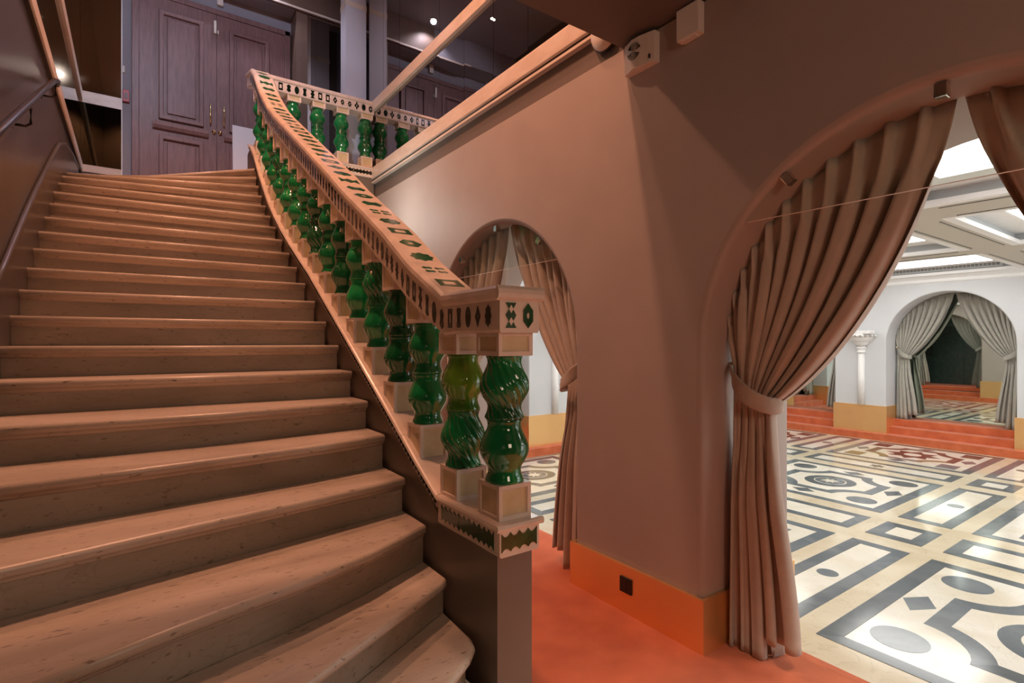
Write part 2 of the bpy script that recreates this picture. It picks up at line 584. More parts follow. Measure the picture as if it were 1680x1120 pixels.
se = empty('carpet_steps', (7.0, 7.6, ZM)); tag(se, 'orange carpeted steps at the end wall of the hall, seen past the newel', 'steps')
part_world(box(3.33, 12.38, 7.44, 7.8, -0.42, -0.28), 'step', 'carpet', se, 0.008)
for c in ARCH_END:
    part_world(box(c - RA + 0.001, c + RA - 0.001, 7.68, 8.0, -0.30, -0.14), 'step', 'carpet', se, 0.008)
    part_world(box(c - RA + 0.001, c + RA - 0.001, 7.92, 8.3, -0.20, 0.0), 'step', 'carpet', se, 0.008)

# ------------------------------------------------------------------ gold baseboards
def baseboard(segs, name, label, zb=None, ledge=True):
    """segs: list of (x0,x1,y0,y1,z0)"""
    mb = MB()
    for (x0, x1, y0, y1, z0) in segs:
        mb.box(x0, x1, y0, y1, z0, 0.272)
        mb.box(x0 + 0.001, x1 - 0.001, y0 + 0.001, y1 - 0.001, 0.272, 0.278)
    o = struct(mb, name, 'gold', label=label)
    return o
g = 0.022
edges = [-3.0] + [e for c in ARCH_NEAR for e in (c - RA, c + RA)] + [7.6]
segs = []
for i in range(0, len(edges), 2):
    a, b = edges[i], edges[i + 1]
    segs.append((XW - g, XW - 0.0005, a - (g if i else 0), b + g, 0.0))
    if b < 7.5: segs.append((XW - 0.0005, 2.765, b, b + g, 0.0)); segs.append((2.765, XH + g, b, b + g, -0.28))
    if i: segs.append((XW - 0.0005, 2.765, a - g, a, 0.0)); segs.append((2.765, XH + g, a - g, a, -0.28))
    segs.append((XH + 0.0005, XH + g, a, min(b, 7.59), -0.28))
segs = [(x0, x1, min(y0, y1), max(y0, y1), z) for (x0, x1, y0, y1, z) in segs]
baseboard(segs, 'baseboard_right', 'tall satin brass baseboard of the arched wall')
edges = [-3.0] + [e for c in ARCH_FAR for e in (c - RA, c + RA)] + [7.58]
segs = []
for i in range(0, len(edges), 2):
    a, b = edges[i], edges[i + 1]
    if b - a < 0.03: continue
    segs.append((XF - g, XF - 0.0005, a - g if i else a, b + g, -0.28))
    if b < 7.5: segs.append((XF, 13.2, b, b + g, -0.28))
    if i: segs.append((XF, 13.2, a - g, a, -0.28))
baseboard(segs, 'baseboard_far', 'brass coloured baseboard along the far hall wall')
edges = [XH + 0.03] + [e for c in ARCH_END for e in (c - RA, c + RA)] + [XF]
segs = []
for i in range(0, len(edges), 2):
    a, b = edges[i], edges[i + 1]
    if b - a < 0.03: continue
    segs.append((a - g if i else a, b + g if i < 6 else b, YE - g, YE - 0.0005, -0.28))
    if i < 6: segs.append((b, b + g, YE, 8.2, -0.28))
    if i: segs.append((a - g, a, YE, 8.2, -0.28))
baseboard(segs, 'baseboard_back', 'brass coloured baseboard of the hall end wall')

# mirrors filling the far and end arches
def arch_poly(c, r, zb, seg=36):
    p = [(c - r, zb), (c - r, SPR)]
    p += [(c + r * cos(pi - pi * i / seg), SPR + r * sin(pi - pi * i / seg)) for i in range(1, seg)]
    p += [(c + r, SPR), (c + r, zb)]
    return p
MIRROR_LABELS = {('far', 0): 'arched mirror at the right end of the far hall wall', ('far', 1): 'arched mirror in the far arch with pale curtains',
                 ('far', 2): 'arched mirror left of the far column', ('end', 0): 'arched mirror of the end wall nearest the near arches',
                 ('end', 1): 'middle arched mirror of the hall end wall', ('end', 2): 'arched mirror of the end wall nearest the far wall'}
for k, c in enumerate(ARCH_FAR):
    o = MB().prism(arch_poly(c, RA - 0.002, 0.0), 13.20, 13.22, 'x').build('arch_mirror', 'mirror_green')
    tag(o, MIRROR_LABELS[('far', k)], 'mirror')
for k, c in enumerate(ARCH_END):
    o = MB().prism(arch_poly(c, RA - 0.002, 0.0), 8.20, 8.22, 'y').build('arch_mirror', 'mirror_green')
    tag(o, MIRROR_LABELS[('end', k)], 'mirror')

# ------------------------------------------------------------------ hall ceiling
cx = [(3.45, 6.09), (6.73, 9.35), (9.85, 12.40)]
cy = [(-2.9, -0.95), (-0.55, 1.95), (2.38, 4.9), (5.3, 7.45)]
cb = MB()
zt = 2.99
def fill_cells(mb):
    xs = [XH] + [v for p in cx for v in p] + [XF]
    ys = [-3.0] + [v for p in cy for v in p] + [YE]
    for i in range(0, len(xs), 2): mb.box(xs[i], xs[i + 1], ys[0], ys[-1], ZC, zt)
    for i in range(1, len(xs) - 1, 2):
        for j in range(0, len(ys), 2): mb.box(xs[i], xs[i + 1], ys[j], ys[j + 1], ZC, zt)
fill_cells(cb)
ceil_hall = struct(cb, 'ceiling', 'beam', label='coffered hall ceiling with luminous panels')
cp = struct(box(XH, XF, -3.0, YE, zt, zt + 0.06), 'ceiling', 'plaster')
for (a, b) in cx:
    for (c, d) in cy:
        lipm = MB().ring([(a, c), (b, c), (b, d), (a, d)], [(a + .09, c + .09), (b - .09, c + .09), (b - .09, d - .09), (a + .09, d - .09)], ZC + 0.0, ZC + 0.05)
        lipm.build('coffer_lip', 'lip', ceil_hall)
        sd_ = MB().ring([(a + .012, c + .012), (b - .012, c + .012), (b - .012, d - .012), (a + .012, d - .012)],
                        [(a + .03, c + .03), (b - .03, c + .03), (b - .03, d - .03), (a + .03, d - .03)], ZC + 0.05, zt)
        sd_.build('coffer_lining', 'coffer', ceil_hall)
        lp = box(a + .56, b - .56, c + .34, d - .34, zt - 0.02, zt - 0.001).build('ceiling_light_panel', 'panel_light')
        tag(lp, 'large square luminous panel recessed in a hall ceiling coffer', 'ceiling light', 'luminous panels of the coffered hall ceiling')
# recessed lines on the beams
for (x0, x1) in [(6.18, 6.64)]:
    pass
for (c, d) in [(1.95, 2.38), (4.9, 5.3), (-0.95, -0.55)]:
    for y in (c + 0.05, d - 0.05):
        for (a, b) in cx:
            box(a + 0.15, b - 0.15, y - 0.008, y + 0.008, ZC - 0.006, ZC + 0.001).build('beam_bead', 'paint_dark' if False else 'grille', ceil_hall)
for (a, b) in [(6.09, 6.73), (9.35, 9.85)]:
    for x in (a + 0.07, b - 0.07):
        for (c, d) in cy:
            box(x - 0.008, x + 0.008, c + 0.15, d - 0.15, ZC - 0.006, ZC + 0.001).build('beam_bead', 'grille', ceil_hall)
# ventilation grille in the coffer side over the far wall
vg = empty('ventilation_grille', (12.34, 3.6, ZC + 0.1)); tag(vg, 'long slatted air grille in the coffer above the far arch', 'grille')
box(0, 0.02, -0.9, 0.9, -0.035, 0.075).build('grille_frame', 'coffer', vg)
for k in range(30):
    box(-0.004, 0.0, -0.86 + k * 0.058, -0.86 + k * 0.058 + 0.045, -0.005, 0.05).build('slat', 'grille', vg)
# cornice of far and end wall
MB().prism([(XF, 2.72), (XF - 0.03, 2.74), (XF - 0.04, 2.79), (XF - 0.11, 2.83), (XF - 0.12, ZC), (XF, ZC)], -3, YE, 'y').build('trim_1', 'lip')['kind'] = 'structure'
struct(box(XH, XF, YE - 0.08, YE, 2.76, ZC), 'trim_2', 'lip')

# ------------------------------------------------------------------ marble floor with inlays
floor_m = struct(box(XH - 0.2, 12.9, -3.0, YE + 0.3, ZM - 0.1, ZM), 'floor', 'marble', label='polished cream marble floor with dark geometric inlays')
T1, T2, T3 = ZM + 0.0015, ZM + 0.003, ZM + 0.0045
cnt = [0]
def inlay(mb, mat, name='inlay'):
    cnt[0] += 1
    return mb.build(name, mat, floor_m)
def rect_pts(x0, x1, y0, y1): return [(x0, y0), (x1, y0), (x1, y1), (x0, y1)]
def frame(x0, x1, y0, y1, wx, wy, mat):
    # mitred pieces, one per side
    o = rect_pts(x0, x1, y0, y1); i = rect_pts(x0 + wx, x1 - wx, y0 + wy, y1 - wy)
    gp = 0.0015
    for k in range(4):
        j = (k + 1) % 4
        a, b, c, d = Vector(o[k]), Vector(o[j]), Vector(i[j]), Vector(i[k])
        t = (b - a).normalized() * gp
        m2 = mat
        cx_ = (a + b + c + d) / 4
        if mat == 'far': m2 = 'maroon' if cx_.x > 11.9 else ('slate' if cx_.x < 10.6 else 'maroon' if cx_.x > 11.6 else 'slate')  # far bands turn maroon: reflection of the orange steps put into the colour
        inlay(MB().prism([tuple(a + t), tuple(b - t), tuple(c - t), tuple(d + t)], ZM - 0.001, T2), m2, 'inlay_band')
def disc(cx_, cy_, r, mat, z=None, ry=None, n=28):
    z = z or T2
    inlay(MB().prism([(cx_ + r * cos(2 * pi * k / n), cy_ + (ry or r) * sin(2 * pi * k / n)) for k in range(n)], ZM - 0.001, z), mat, 'inlay_disc')
def star(cx_, cy_, ro, ri, n, mat, z, rot=0):
    pts = []
    for k in range(2 * n):
        r = ro if k % 2 == 0 else ri
        pts.append((cx_ + r * cos(rot + pi * k / n), cy_ + r * sin(rot + pi * k / n)))
    inlay(MB().prism(pts, ZM - 0.001, z), mat, 'inlay_star')
def diamond(cx_, cy_, a, b, mat):
    inlay(MB().prism([(cx_ + a, cy_), (cx_, cy_ + b), (cx_ - a, cy_), (cx_, cy_ - b)], ZM - 0.001, T2), mat, 'inlay_diamond')
def contour(c, d, r, bar, n=9, sx=1, sy=1):
    th = math.asin(min(1, abs(d - bar) / r))
    out = []
    for q in range(4):
        sxq = (1, -1, -1, 1)[q]; syq = (1, 1, -1, -1)[q]
        arc = []
        for k in range(n):
            a = pi + th + (pi / 2 - 2 * th) * k / (n - 1)
            arc.append((sxq * (c + r * cos(a)), syq * (d + r * sin(a))))
        if q in (0, 2): arc = arc[::-1]
        out += arc
    return out
def ornate(x0, x1, y0, y1, mat='slate', ctr='rosette', corner='disc'):
    mx, my = (x0 + x1) / 2, (y0 + y1) / 2
    frame(x0, x1, y0, y1, 0.115, 0.13, mat if mat != 'far' else 'far')
    m1 = 'slate' if mat == 'far' else mat
    # pale field
    inlay(MB().prism(rect_pts(x0 + .118, x1 - .118, y0 + .133, y1 - .133), ZM - 0.001, T1), 'marble_white' if mat != 'far' else 'marble_pale', 'inlay_field')
    sx = (x1 - x0) / 2.195; sy = (y1 - y0) / 2.08
    C, D = 0.70, 0.68
    po = contour(C, D, 0.37, 0.66); pi_ = contour(C, D, 0.50, 0.53)
    n = len(po); q = n // 4
    P = [(mx + sx * a, my + sy * b) for a, b in po]; Q = [(mx + sx * a, my + sy * b) for a, b in pi_]
    for k in range(4):      # four concave corner pieces and four bars
        seg_o = P[k * q:(k + 1) * q]; seg_i = Q[k * q:(k + 1) * q]
        mm = m1
        if mat == 'far' and sum(p[0] for p in seg_o) / q > mx: mm = 'maroon'  # far half carries the painted reflection of the carpet steps
        elif mat == 'far': mm = 'olive'
        inlay(MB().prism(seg_o + seg_i[::-1], ZM - 0.001, T2), mm, 'inlay_band')
        nx_ = (k + 1) % 4
        a, b = P[(k + 1) * q - 1], P[nx_ * q]
        c, d = Q[nx_ * q], Q[(k + 1) * q - 1]
        mid = (a[0] + b[0]) / 2
        mm = 'maroon' if (mat == 'far' and mid > mx - 0.1) else m1
        inlay(MB().prism([a, b, c, d], ZM - 0.001, T2), mm, 'inlay_band')
    if ctr == 'rosette':
        disc(mx, my, 0.345 * sx, m1, T2, 0.325 * sy, 40)
        disc(mx, my, 0.215 * sx, 'marble_white', T3, 0.205 * sy, 36)
        disc(mx, my, 0.20 * sx, m1, T3 + 0.001, 0.19 * sy, 36)
        star(mx, my, 0.135, 0.06, 8, 'marble_white', T3 + 0.002)
    else:
        star(mx, my, 0.40, 0.25, 8, 'maroon', T2)
        disc(mx, my, 0.13, 'marble_white', T3)
    for a in (-1, 1):
        for b in (-1, 1):
            px_, py_ = mx + a * C * sx, my + b * D * sy
            mm = 'maroon' if (mat == 'far' and a > 0) else ('olive' if mat == 'far' and b > 0 else m1)
            if corner == 'disc': disc(px_, py_, 0.168 * sx, mm, T2, 0.17 * sy)
            else: inlay(MB().prism(rect_pts(px_ - .17, px_ + .17, py_ - .13, py_ + .13), ZM - 0.001, T2), mm, 'inlay_block')
    diamond(mx, my + 0.79 * sy, 0.185, 0.108, m1); diamond(mx, my - 0.79 * sy, 0.185, 0.108, m1)
    diamond(mx + 0.80 * sx, my, 0.11, 0.15, m1); diamond(mx - 0.80 * sx, my, 0.11, 0.15, m1)
def block_field(x0, x1, y0, y1, mat='slate'):
    frame(x0, x1, y0, y1, 0.12, 0.13, mat)
    inlay(MB().prism(rect_pts(x0 + .123, x1 - .123, y0 + .133, y1 - .133), ZM - 0.001, T1), 'marble_white', 'inlay_field')
    m1 = 'slate' if mat == 'far' else mat
    mx, my = (x0 + x1) / 2, (y0 + y1) / 2
    for a in (-1, 1):
        for b in (-1, 1):
            inlay(MB().prism(rect_pts(mx + a * .58 - .24, mx + a * .58 + .24, my + b * .55 - .17, my + b * .55 + .17), ZM - 0.001, T2), m1, 'inlay_block')
    disc(mx, my, 0.3, m1); disc(mx, my, 0.2, 'marble_white', T3)
    disc(mx, my + 0.62, 0.14, m1, None, 0.1); disc(mx, my - 0.62, 0.14, m1, None, 0.1)
    disc(mx + .7, my, 0.1, m1, None, 0.14); disc(mx - .7, my, 0.1, m1, None, 0.14)
def strip_oval(x0, x1, y0, y1, mat='slate', vertical=False):
    frame(x0, x1, y0, y1, 0.115, 0.115, mat)
    inlay(MB().prism(rect_pts(x0 + .117, x1 - .117, y0 + .117, y1 - .117), ZM - 0.001, T1), 'marble_white', 'inlay_field')
    m1 = 'slate' if mat == 'far' else mat
    mx, my = (x0 + x1) / 2, (y0 + y1) / 2
    if vertical: star(mx, my, 0.12, 0.07, 6, m1, T2)
    else: disc(mx, my, 0.085, m1, None, 0.085)
def square(x0, x1, y0, y1, mat='slate'):
    frame(x0, x1, y0, y1, 0.135, 0.13, mat)
    inlay(MB().prism(rect_pts(x0 + .137, x1 - .137, y0 + .132, y1 - .132), ZM - 0.001, T1), 'marble_white', 'inlay_field')
XFd = [(3.855, 6.05), (7.19, 9.29), (10.37, 12.30)]
XSt = [(6.33, 6.92), (9.57, 10.13)]
YFd = [(-2.9, -1.08), (-0.26, 1.82), (2.655, 4.73), (5.55, 7.32)]
YSt = [(-0.92, -0.43), (1.99, 2.49), (4.90, 5.37)]
for i, (a, b) in enumerate(XFd):
    mt = 'far' if i == 2 else 'slate'
    for j, (c, d) in enumerate(YFd):
        if i == 2: ornate(a, b, c, d, 'far', 'star' if j % 2 == 0 else 'rosette', 'block')
        elif (i + j) % 2 == 1: ornate(a, b, c, d)
        else: block_field(a, b, c, d)
    for (c, d) in YSt: strip_oval(a, b, c, d, mt)
for (a, b) in XSt:
    for (c, d) in YFd: strip_oval(a, b, c, d, 'slate', True)
    for (c, d) in YSt: square(a, b, c, d)
# thin border along the far steps and joints between slabs
inlay(MB().box(3.6, 12.33, 7.38, 7.405, ZM - .001, T2), 'maroon', 'inlay_band')

# ------------------------------------------------------------------ hall columns
def half_column(name_label, loc, rz):
    c = empty('wall_column', loc, rz)
    tag(c, name_label, 'column')
    mb = MB().lathe([(0.066, 0), (0.066, 0.5), (0.0665, 0.515), (0.064, 0.53), (0.060, 1.08)], seg=20)
    mb.build('shaft', 'plaster', c)
    MB().lathe([(0.064, 1.08), (0.085, 1.09), (0.085, 1.105), (0.072, 1.115), (0.072, 1.16), (0.09, 1.175), (0.09, 1.20), (0.075, 1.215)], seg=20).build('collar', 'plaster', c)
    MB().lathe([(0.07, 1.21), (0.075, 1.25), (0.12, 1.29), (0.21, 1.35), (0.23, 1.43), (0.24, 1.48)], seg=20).build('bell', 'plaster', c)
    lf = MB()
    for tier, (zz, rr, h, n, off) in enumerate([(1.25, 0.12, 0.17, 9, 0), (1.33, 0.19, 0.16, 9, 0.5)]):
        for k in range(n):
            t = pi + pi * (k + off) / n + 0.1
            ct, s_ = cos(t), sin(t)
            w = 0.062
            pr = [(rr, zz, 0.6), (rr + 0.035, zz + h * 0.45, 1.0), (rr + 0.085, zz + h * 0.75, 0.8), (rr + 0.10, zz + h * 0.60, 0.25)]
            vs = []
            for (r_, z_, ww) in pr:
                for sgn in (-1, 0, 1):
                    vs.append((r_ * ct - sgn * w * ww * s_ - (0.012 * ct if sgn else 0), r_ * s_ + sgn * w * ww * ct - (0.012 * s_ if sgn else 0), z_))
            base = list(vs)
            for (x, y, z) in base: vs.append((x * 0.9, y * 0.9, z - 0.008))
            fs = []
            for a in range(3):
                for b in range(2):
                    q = a * 3 + b
                    fs.append((q, q + 1, q + 4, q + 3)); fs.append((q + 12, q + 15, q + 16, q + 13))
            fs += [(0, 3, 15, 12), (3, 6, 18, 15), (6, 9, 21, 18), (2, 14, 17, 5), (5, 17, 20, 8), (8, 20, 23, 11), (9, 10, 22, 21), (10, 11, 23, 22)]
            lf.add(vs, fs, 0, True)
    lf.build('capital_leaves', 'plaster', c)
    MB().prism([(-0.27, -0.04), (-0.24, -0.24), (-0.1, -0.22), (0, -0.24), (0.1, -0.22), (0.24, -0.24), (0.27, -0.04)], 1.475, 1.545, 'z').build('abacus', 'plaster', c, 0.01)
    return c
half_column('white half column with leafy capital on the pier left of the far arch', (XF - 0.02, 4.98, 0.28), -pi / 2)
half_column('white half column with leafy capital beyond the right end of the far arch', (XF - 0.02, 2.085, 0.28), -pi / 2)
half_column('white half column on the hall end wall, seen past the newel and left curtain', (6.30, YE - 0.02, 0.28), 0)
half_column('white half column on the hall end wall, farthest from the near arches', (9.16, YE - 0.02, 0.28), 0)

# ------------------------------------------------------------------ curtains
def drape_mesh(name, mat, side, nu, nv, N, zfloor, seed):
    rnd = random.Random(seed)
    ph = [rnd.uniform(-0.5, 0.5) for _ in range(N + 2)]
    am = [rnd.uniform(0.75, 1.25) for _ in range(N + 2)]
    R0 = 0.9885
    vs = []
    vt = 0.50
    for j in range(nv + 1):
        v = j / nv
        for i in range(nu + 1):
            u = i / nu
            phi = radians(8 + 81.3 * u)
            tp = (R0 * cos(phi), SPR + R0 * sin(phi))
            tie = (0.955 - 0.205 * u, 1.415 - 0.145 * u ** 1.1)
            bot = (0.970 - 0.37 * u, zfloor + (0.005 if u < 0.62 else 0.105))
            if v <= vt:
                t = v / vt
                h = tp[1] - tie[1]
                p1 = (tp[0] + 0.13 * u * (tie[0] - tp[0]), tp[1] - 0.45 * h)
                p2 = (tie[0] - 0.27 * u ** 1.3 * (tie[0] - tp[0]) - 0.02, tie[1] + (0.34 - 0.24 * u) * h)
                b0, b1, b2, b3 = (1 - t) ** 3, 3 * t * (1 - t) ** 2, 3 * t * t * (1 - t), t ** 3
                a = b0 * tp[0] + b1 * p1[0] + b2 * p2[0] + b3 * tie[0]
                z = b0 * tp[1] + b1 * p1[1] + b2 * p2[1] + b3 * tie[1]
                A = 0.022 + 0.03 * sin(pi * min(1, t * 1.1)) if t < 0.85 else 0.022
                A = 0.020 + 0.034 * sin(pi * t) ** 0.8
            else:
                t = (v - vt) / (1 - vt)
                s = t * t * (3 - 2 * t)
                bulge = 0.02 * sin(pi * min(1, t * 2.5)) * (1 if t < 0.4 else 0)
                a = tie[0] + (bot[0] - tie[0]) * (0.35 * t + 0.65 * s) 
                z = tie[1] + (bot[1] - tie[1]) * t
                A = 0.020 + 0.036 * min(1, t * 2.2)
            f = u * N
            k = int(min(N, f)); fr = f - k
            w1 = am[k] * (1 - fr) + am[k + 1] * fr
            pp = ph[k] * (1 - fr) + ph[k + 1] * fr
            th = 2 * pi * f + pp * 1.4 * min(1, v * 3)
            fold = sin(th) + 0.28 * sin(2 * th + 0.9 + v * 2) + 0.18 * sin(0.5 * th + v * 3)
            if v > vt:
                s5 = min(1.0, (v - vt) / (1 - vt) * 3.0)
                g5 = 2 * pi * 4.6 * u + 0.8 * sin(2 * pi * u + seed)
                fold5 = sin(g5) + 0.35 * sin(2 * g5 + 0.6) + 0.15 * sin(3.1 * g5)
                fold = fold * (1 - 0.85 * s5) + 1.15 * fold5 * s5
                w1 = w1 * (1 - s5) + s5
            x = -A * w1 * fold
            ina = 0.35 * A * cos(th) * w1
            # pinch pleats stitched along the heading
            hv = exp(-(v / 0.075) ** 6)
            x = x * (1 - hv) + hv * (-0.048 * max(0.0, 1 - (((f + 0.25) % 1.0 - 0.5) / 0.17) ** 2) ** 0.5 + 0.004)
            a += ina * (1 - hv) * (0.6 if v < vt else 1.0)
            x += 0.03 * u * sin(pi * min(1, v / vt)) - 0.02 * max(0, v - vt)
            vs.append((x, side * a, z))
    fs = []
    for j in range(nv):
        for i in range(nu):
            q = j * (nu + 1) + i
            fs.append((q, q + 1, q + nu + 2, q + nu + 1))
    # thickness: second sheet behind
    n = len(vs)
    vs2 = [(x + 0.006, y, z) for (x, y, z) in vs]
    allv = vs + vs2
    fs2 = [tuple(q + n for q in f[::-1]) for f in fs]
    edge = []
    for i in range(nu):
        edge.append((i, i + n, i + 1 + n, i + 1)); q = nv * (nu + 1) + i
        edge.append((q, q + 1, q + 1 + n, q + n))
    for j in range(nv):
        q = j * (nu + 1); edge.append((q, q + nu + 1, q + nu + 1 + n, q + n))
        q = q + nu; edge.append((q, q + n, q + nu + 1 + n, q + nu + 1))
    mb = MB(); mb.add(allv, fs + fs2 + edge, 0, True)
    return mb.mesh(name, mat)
def tie_mesh(mat, side):
    pts = [(0.02, 0.985, 1.475), (-0.035, 0.955, 1.440), (-0.085, 0.90, 1.385), (-0.105, 0.83, 1.330), (-0.09, 0.765, 1.295),
           (-0.045, 0.725, 1.280), (0.02, 0.715, 1.285), (0.07, 0.76, 1.31), (0.085, 0.84, 1.36), (0.06, 0.93, 1.43), (0.03, 0.985, 1.475)]
    # smooth the path
    P = []
    for i in range(len(pts) - 1):
        p0 = Vector(pts[max(i - 1, 0)]); p1 = Vector(pts[i]); p2 = Vector(pts[i + 1]); p3 = Vector(pts[min(i + 2, len(pts) - 1)])
        for k in range(4):
            t = k / 4
            P.append(0.5 * ((2 * p1) + (p2 - p0) * t + (2 * p0 - 5 * p1 + 4 * p2 - p3) * t * t + (-p0 + 3 * p1 - 3 * p2 + p3) * t ** 3))
    P.append(Vector(pts[-1]))
    vs = []; prof = [(-1, 0), (-0.85, 0.006), (-0.3, 0.004), (0.1, 0.009), (0.6, 0.004), (0.9, 0.007), (1, 0), (0.5, -0.005), (-0.5, -0.005)]
    ctr = Vector((0, 0.85, 1.36))
    n = len(prof)
    for i, p in enumerate(P):
        d = (P[min(i + 1, len(P) - 1)] - P[max(i - 1, 0)]).normalized()
        out = p - ctr; out.z = 0; out = (out - d * out.dot(d)).normalized()
        up = d.cross(out).normalized()
        if up.z < 0: up = -up
        w = 0.042 * (0.45 + 0.55 * min(1, min(i, len(P) - 1 - i) / 6))
        for (a, b) in prof:
            q = p + up * a * w + out * b
            vs.append((q.x, side * q.y, q.z))
    fs = []
    for i in range(len(P) - 1):
        for k in range(n):
            k2 = (k + 1) % n
            fs.append((i * n + k, i * n + k2, (i + 1) * n + k2, (i + 1) * n + k))
    return MB().add(vs, fs, 0, True).mesh('tie_back', mat)
hookm = MB().tube([(0.02, 0.995, 1.475), (0.0, 0.975, 1.478), (-0.02, 0.968, 1.485)], 0.007, 8).mesh('hook', 'brass')
hookm2 = MB().tube([(0.02, -0.995, 1.475), (0.0, -0.975, 1.478), (-0.02, -0.968, 1.485)], 0.007, 8).mesh('hook', 'brass')
DR = {}
for side in (1, -1):
    DR[('near', side)] = (drape_mesh('drape', 'velvet', side, 190, 64, 11, 0.0, 3 + side), tie_mesh('velvet', side))
    DR[('far', side)] = (drape_mesh('drape', 'velvet_hall', side, 96, 26, 11, 0.0, 9 + side), tie_mesh('velvet_hall', side))
def curtain(kind, side, loc, rz, label, group=None):
    c = empty('curtain', loc, rz)
    tag(c, label, 'curtain', group)
    dm, tm = DR[(kind, side)]
    link('drape', dm, c); link('tie_back', tm, c)
    link('hook', hookm if side > 0 else hookm2, c)
    return c
curtain('near', 1, (2.63, ARCH_NEAR[0], 0), 0, 'taupe velvet curtain tied back to the left jamb of the large near arch')
curtain('near', -1, (2.64, ARCH_NEAR[0], 0), 0, 'taupe velvet curtain at the top right corner, right side of the large near arch')
curtain('near', 1, (2.55, ARCH_NEAR[1], 0), 0, 'taupe velvet curtain on the left of the smaller arch, half hidden by the stair rail')
curtain('near', -1, (2.55, ARCH_NEAR[1], 0), 0, 'taupe velvet curtain tied to the pier, between newel and brass baseboard')
curtain('far', 1, (2.70, ARCH_NEAR[2], 0), 0, 'velvet curtain under the landing, farther side of the third arch')
curtain('far', -1, (2.70, ARCH_NEAR[2], 0), 0, 'velvet curtain under the landing, nearer side of the third arch')
FL = {(0, 1): 'pale curtain of the far arch beyond the right edge, its left half', (0, -1): 'pale curtain of the far arch beyond the right edge, its right half',
      (1, 1): 'pale grey curtain on the left of the far mirrored arch', (1, -1): 'pale grey curtain on the right of the far mirrored arch',
      (2, 1): 'pale curtain in the far corner arch, its left half', (2, -1): 'pale curtain just left of the far white column'}
for k, c in enumerate(ARCH_FAR):
    for s in (1, -1): curtain('far', s, (13.02, c, 0), 0, FL[(k, s)])
EL = {(0, 1): 'pale curtain in the first end wall arch, the half nearer the stair', (0, -1): 'pale curtain in the first end wall arch, the half beside the column',
      (1, 1): 'pale curtain in the middle end wall arch, left half', (1, -1): 'pale curtain in the middle end wall arch, right half',
      (2, 1): 'pale curtain in the last end wall arch, left half', (2, -1): 'pale curtain in the last end wall arch, right half'}
for k, c in enumerate(ARCH_END):
    for s in (1, -1): curtain('far', s, (c, 8.04, 0), pi / 2, EL[(k, s)])

# glass transoms in the near arches with clips
def transom(c, label):
    t = empty('glass_transom', (2.428, c, 2.177)); tag(t, label, 'glass panel')
    r = RA - 0.006
    a0 = math.asin((2.177 - SPR) / r)
    poly = [(r * cos(a0 + (pi - 2 * a0) * k / 30), SPR + r * sin(a0 + (pi - 2 * a0) * k / 30) - 2.177) for k in range(31)]
    MB().prism(poly, -0.005, 0.005, 'x').build('pane', 'glass', t)
    w = r * cos(a0)
    box(-0.0055, 0.0055, -w, w, -0.0015, 0.0).build('pane_edge', 'lip', t)
    for ang in (90, 54, 126):
        a = radians(ang)
        cl = MB().box(-0.022, 0.022, -0.02, 0.02, -0.052, 0.0).mesh('clip', 'chrome', bevel=0.004)
        o = link('clip', cl, t, (0, (RA - 0.004) * cos(a), SPR - 2.177 + (RA - 0.004) * sin(a)))
        o.rotation_euler = (a - pi / 2, 0, 0)
    return t
transom(ARCH_NEAR[0], 'clear glass transom with chrome clips at the top of the large near arch')
transom(ARCH_NEAR[1], 'clear glass transom with chrome clips at the top of the smaller arch behind the rail')
transom(ARCH_NEAR[2], 'clear glass transom at the top of the third arch under the landing')

# ------------------------------------------------------------------ staircase
STEP = {
    1: (0.134, [(-0.5, -0.45), (0.3, 0.25), (0.8, 0.72), (1.15, 1.02)]),
    2: (0.268, [(-0.5, -0.12), (0.3, 0.56), (0.8, 0.96), (1.05, 1.14)]),
    3: (0.403, [(-0.5, 0.22), (0.3, 0.86), (0.8, 1.20), (0.93, 1.30), (0.99, 1.40)]),
    4: (0.537, [(-0.5, 0.62), (0.3, 1.17), (0.76, 1.448), (0.86, 1.510), (0.93, 1.560), (0.975, 1.605), (0.99, 1.65)]),
    5: (0.678, [(-0.5, 1.02), (0.35, 1.484), (0.64, 1.645), (0.96, 1.822), (0.99, 1.845)]),
    6: (0.837, [(-0.5, 1.48), (0.11, 1.69), (0.45, 1.785), (0.70, 1.875), (0.99, 2.02)]),
    7: (0.990, [(-0.5, 1.93), (-0.29, 1.973), (0.05, 2.045), (0.53, 2.135), (0.99, 2.23)]),
    8: (1.150, [(-0.5, 2.26), (0.05, 2.32), (0.6, 2.385), (0.99, 2.465)]),
    9: (1.292, [(-0.5, 2.63), (0.3, 2.62), (0.99, 2.695)]),
    10: (1.435, [(-0.5, 3.0), (0.99, 2.94)]),
    11: (1.578, [(-0.5, 3.235), (0.99, 3.18)]),
}
zR = {12: 1.725, 13: 1.870, 14: 2.012, 15: 2.152, 16: 2.290, 17: 2.432, 18: 2.577, 19: 2.714, 20: 2.850, 21: 2.980, 22: 3.110, 23: 3.225, 24: 3.340}
yR = {12: 3.43, 13: 3.68, 14: 3.93, 15: 4.17, 16: 4.41, 17: 4.65, 18: 4.895, 19: 5.12, 20: 5.335, 21: 5.51, 22: 5.66, 23: 5.78, 24: 5.89}
yL = {12: 3.48, 13: 3.73, 14: 3.98, 15: 4.21, 16: 4.43, 17: 4.70, 18: 4.96, 19: 5.20, 20: 5.49, 21: 5.79, 22: 6.20, 23: 6.72, 24: 7.42}
for i in range(12, 25): STEP[i] = (zR[i], [(-0.5, yL[i]), (0.99, yR[i])])
stair = empty('staircase', (0.25, 0.0, 0)); tag(stair, 'wide winding staircase of worn pinkish stone with moulded nosings', 'staircase')
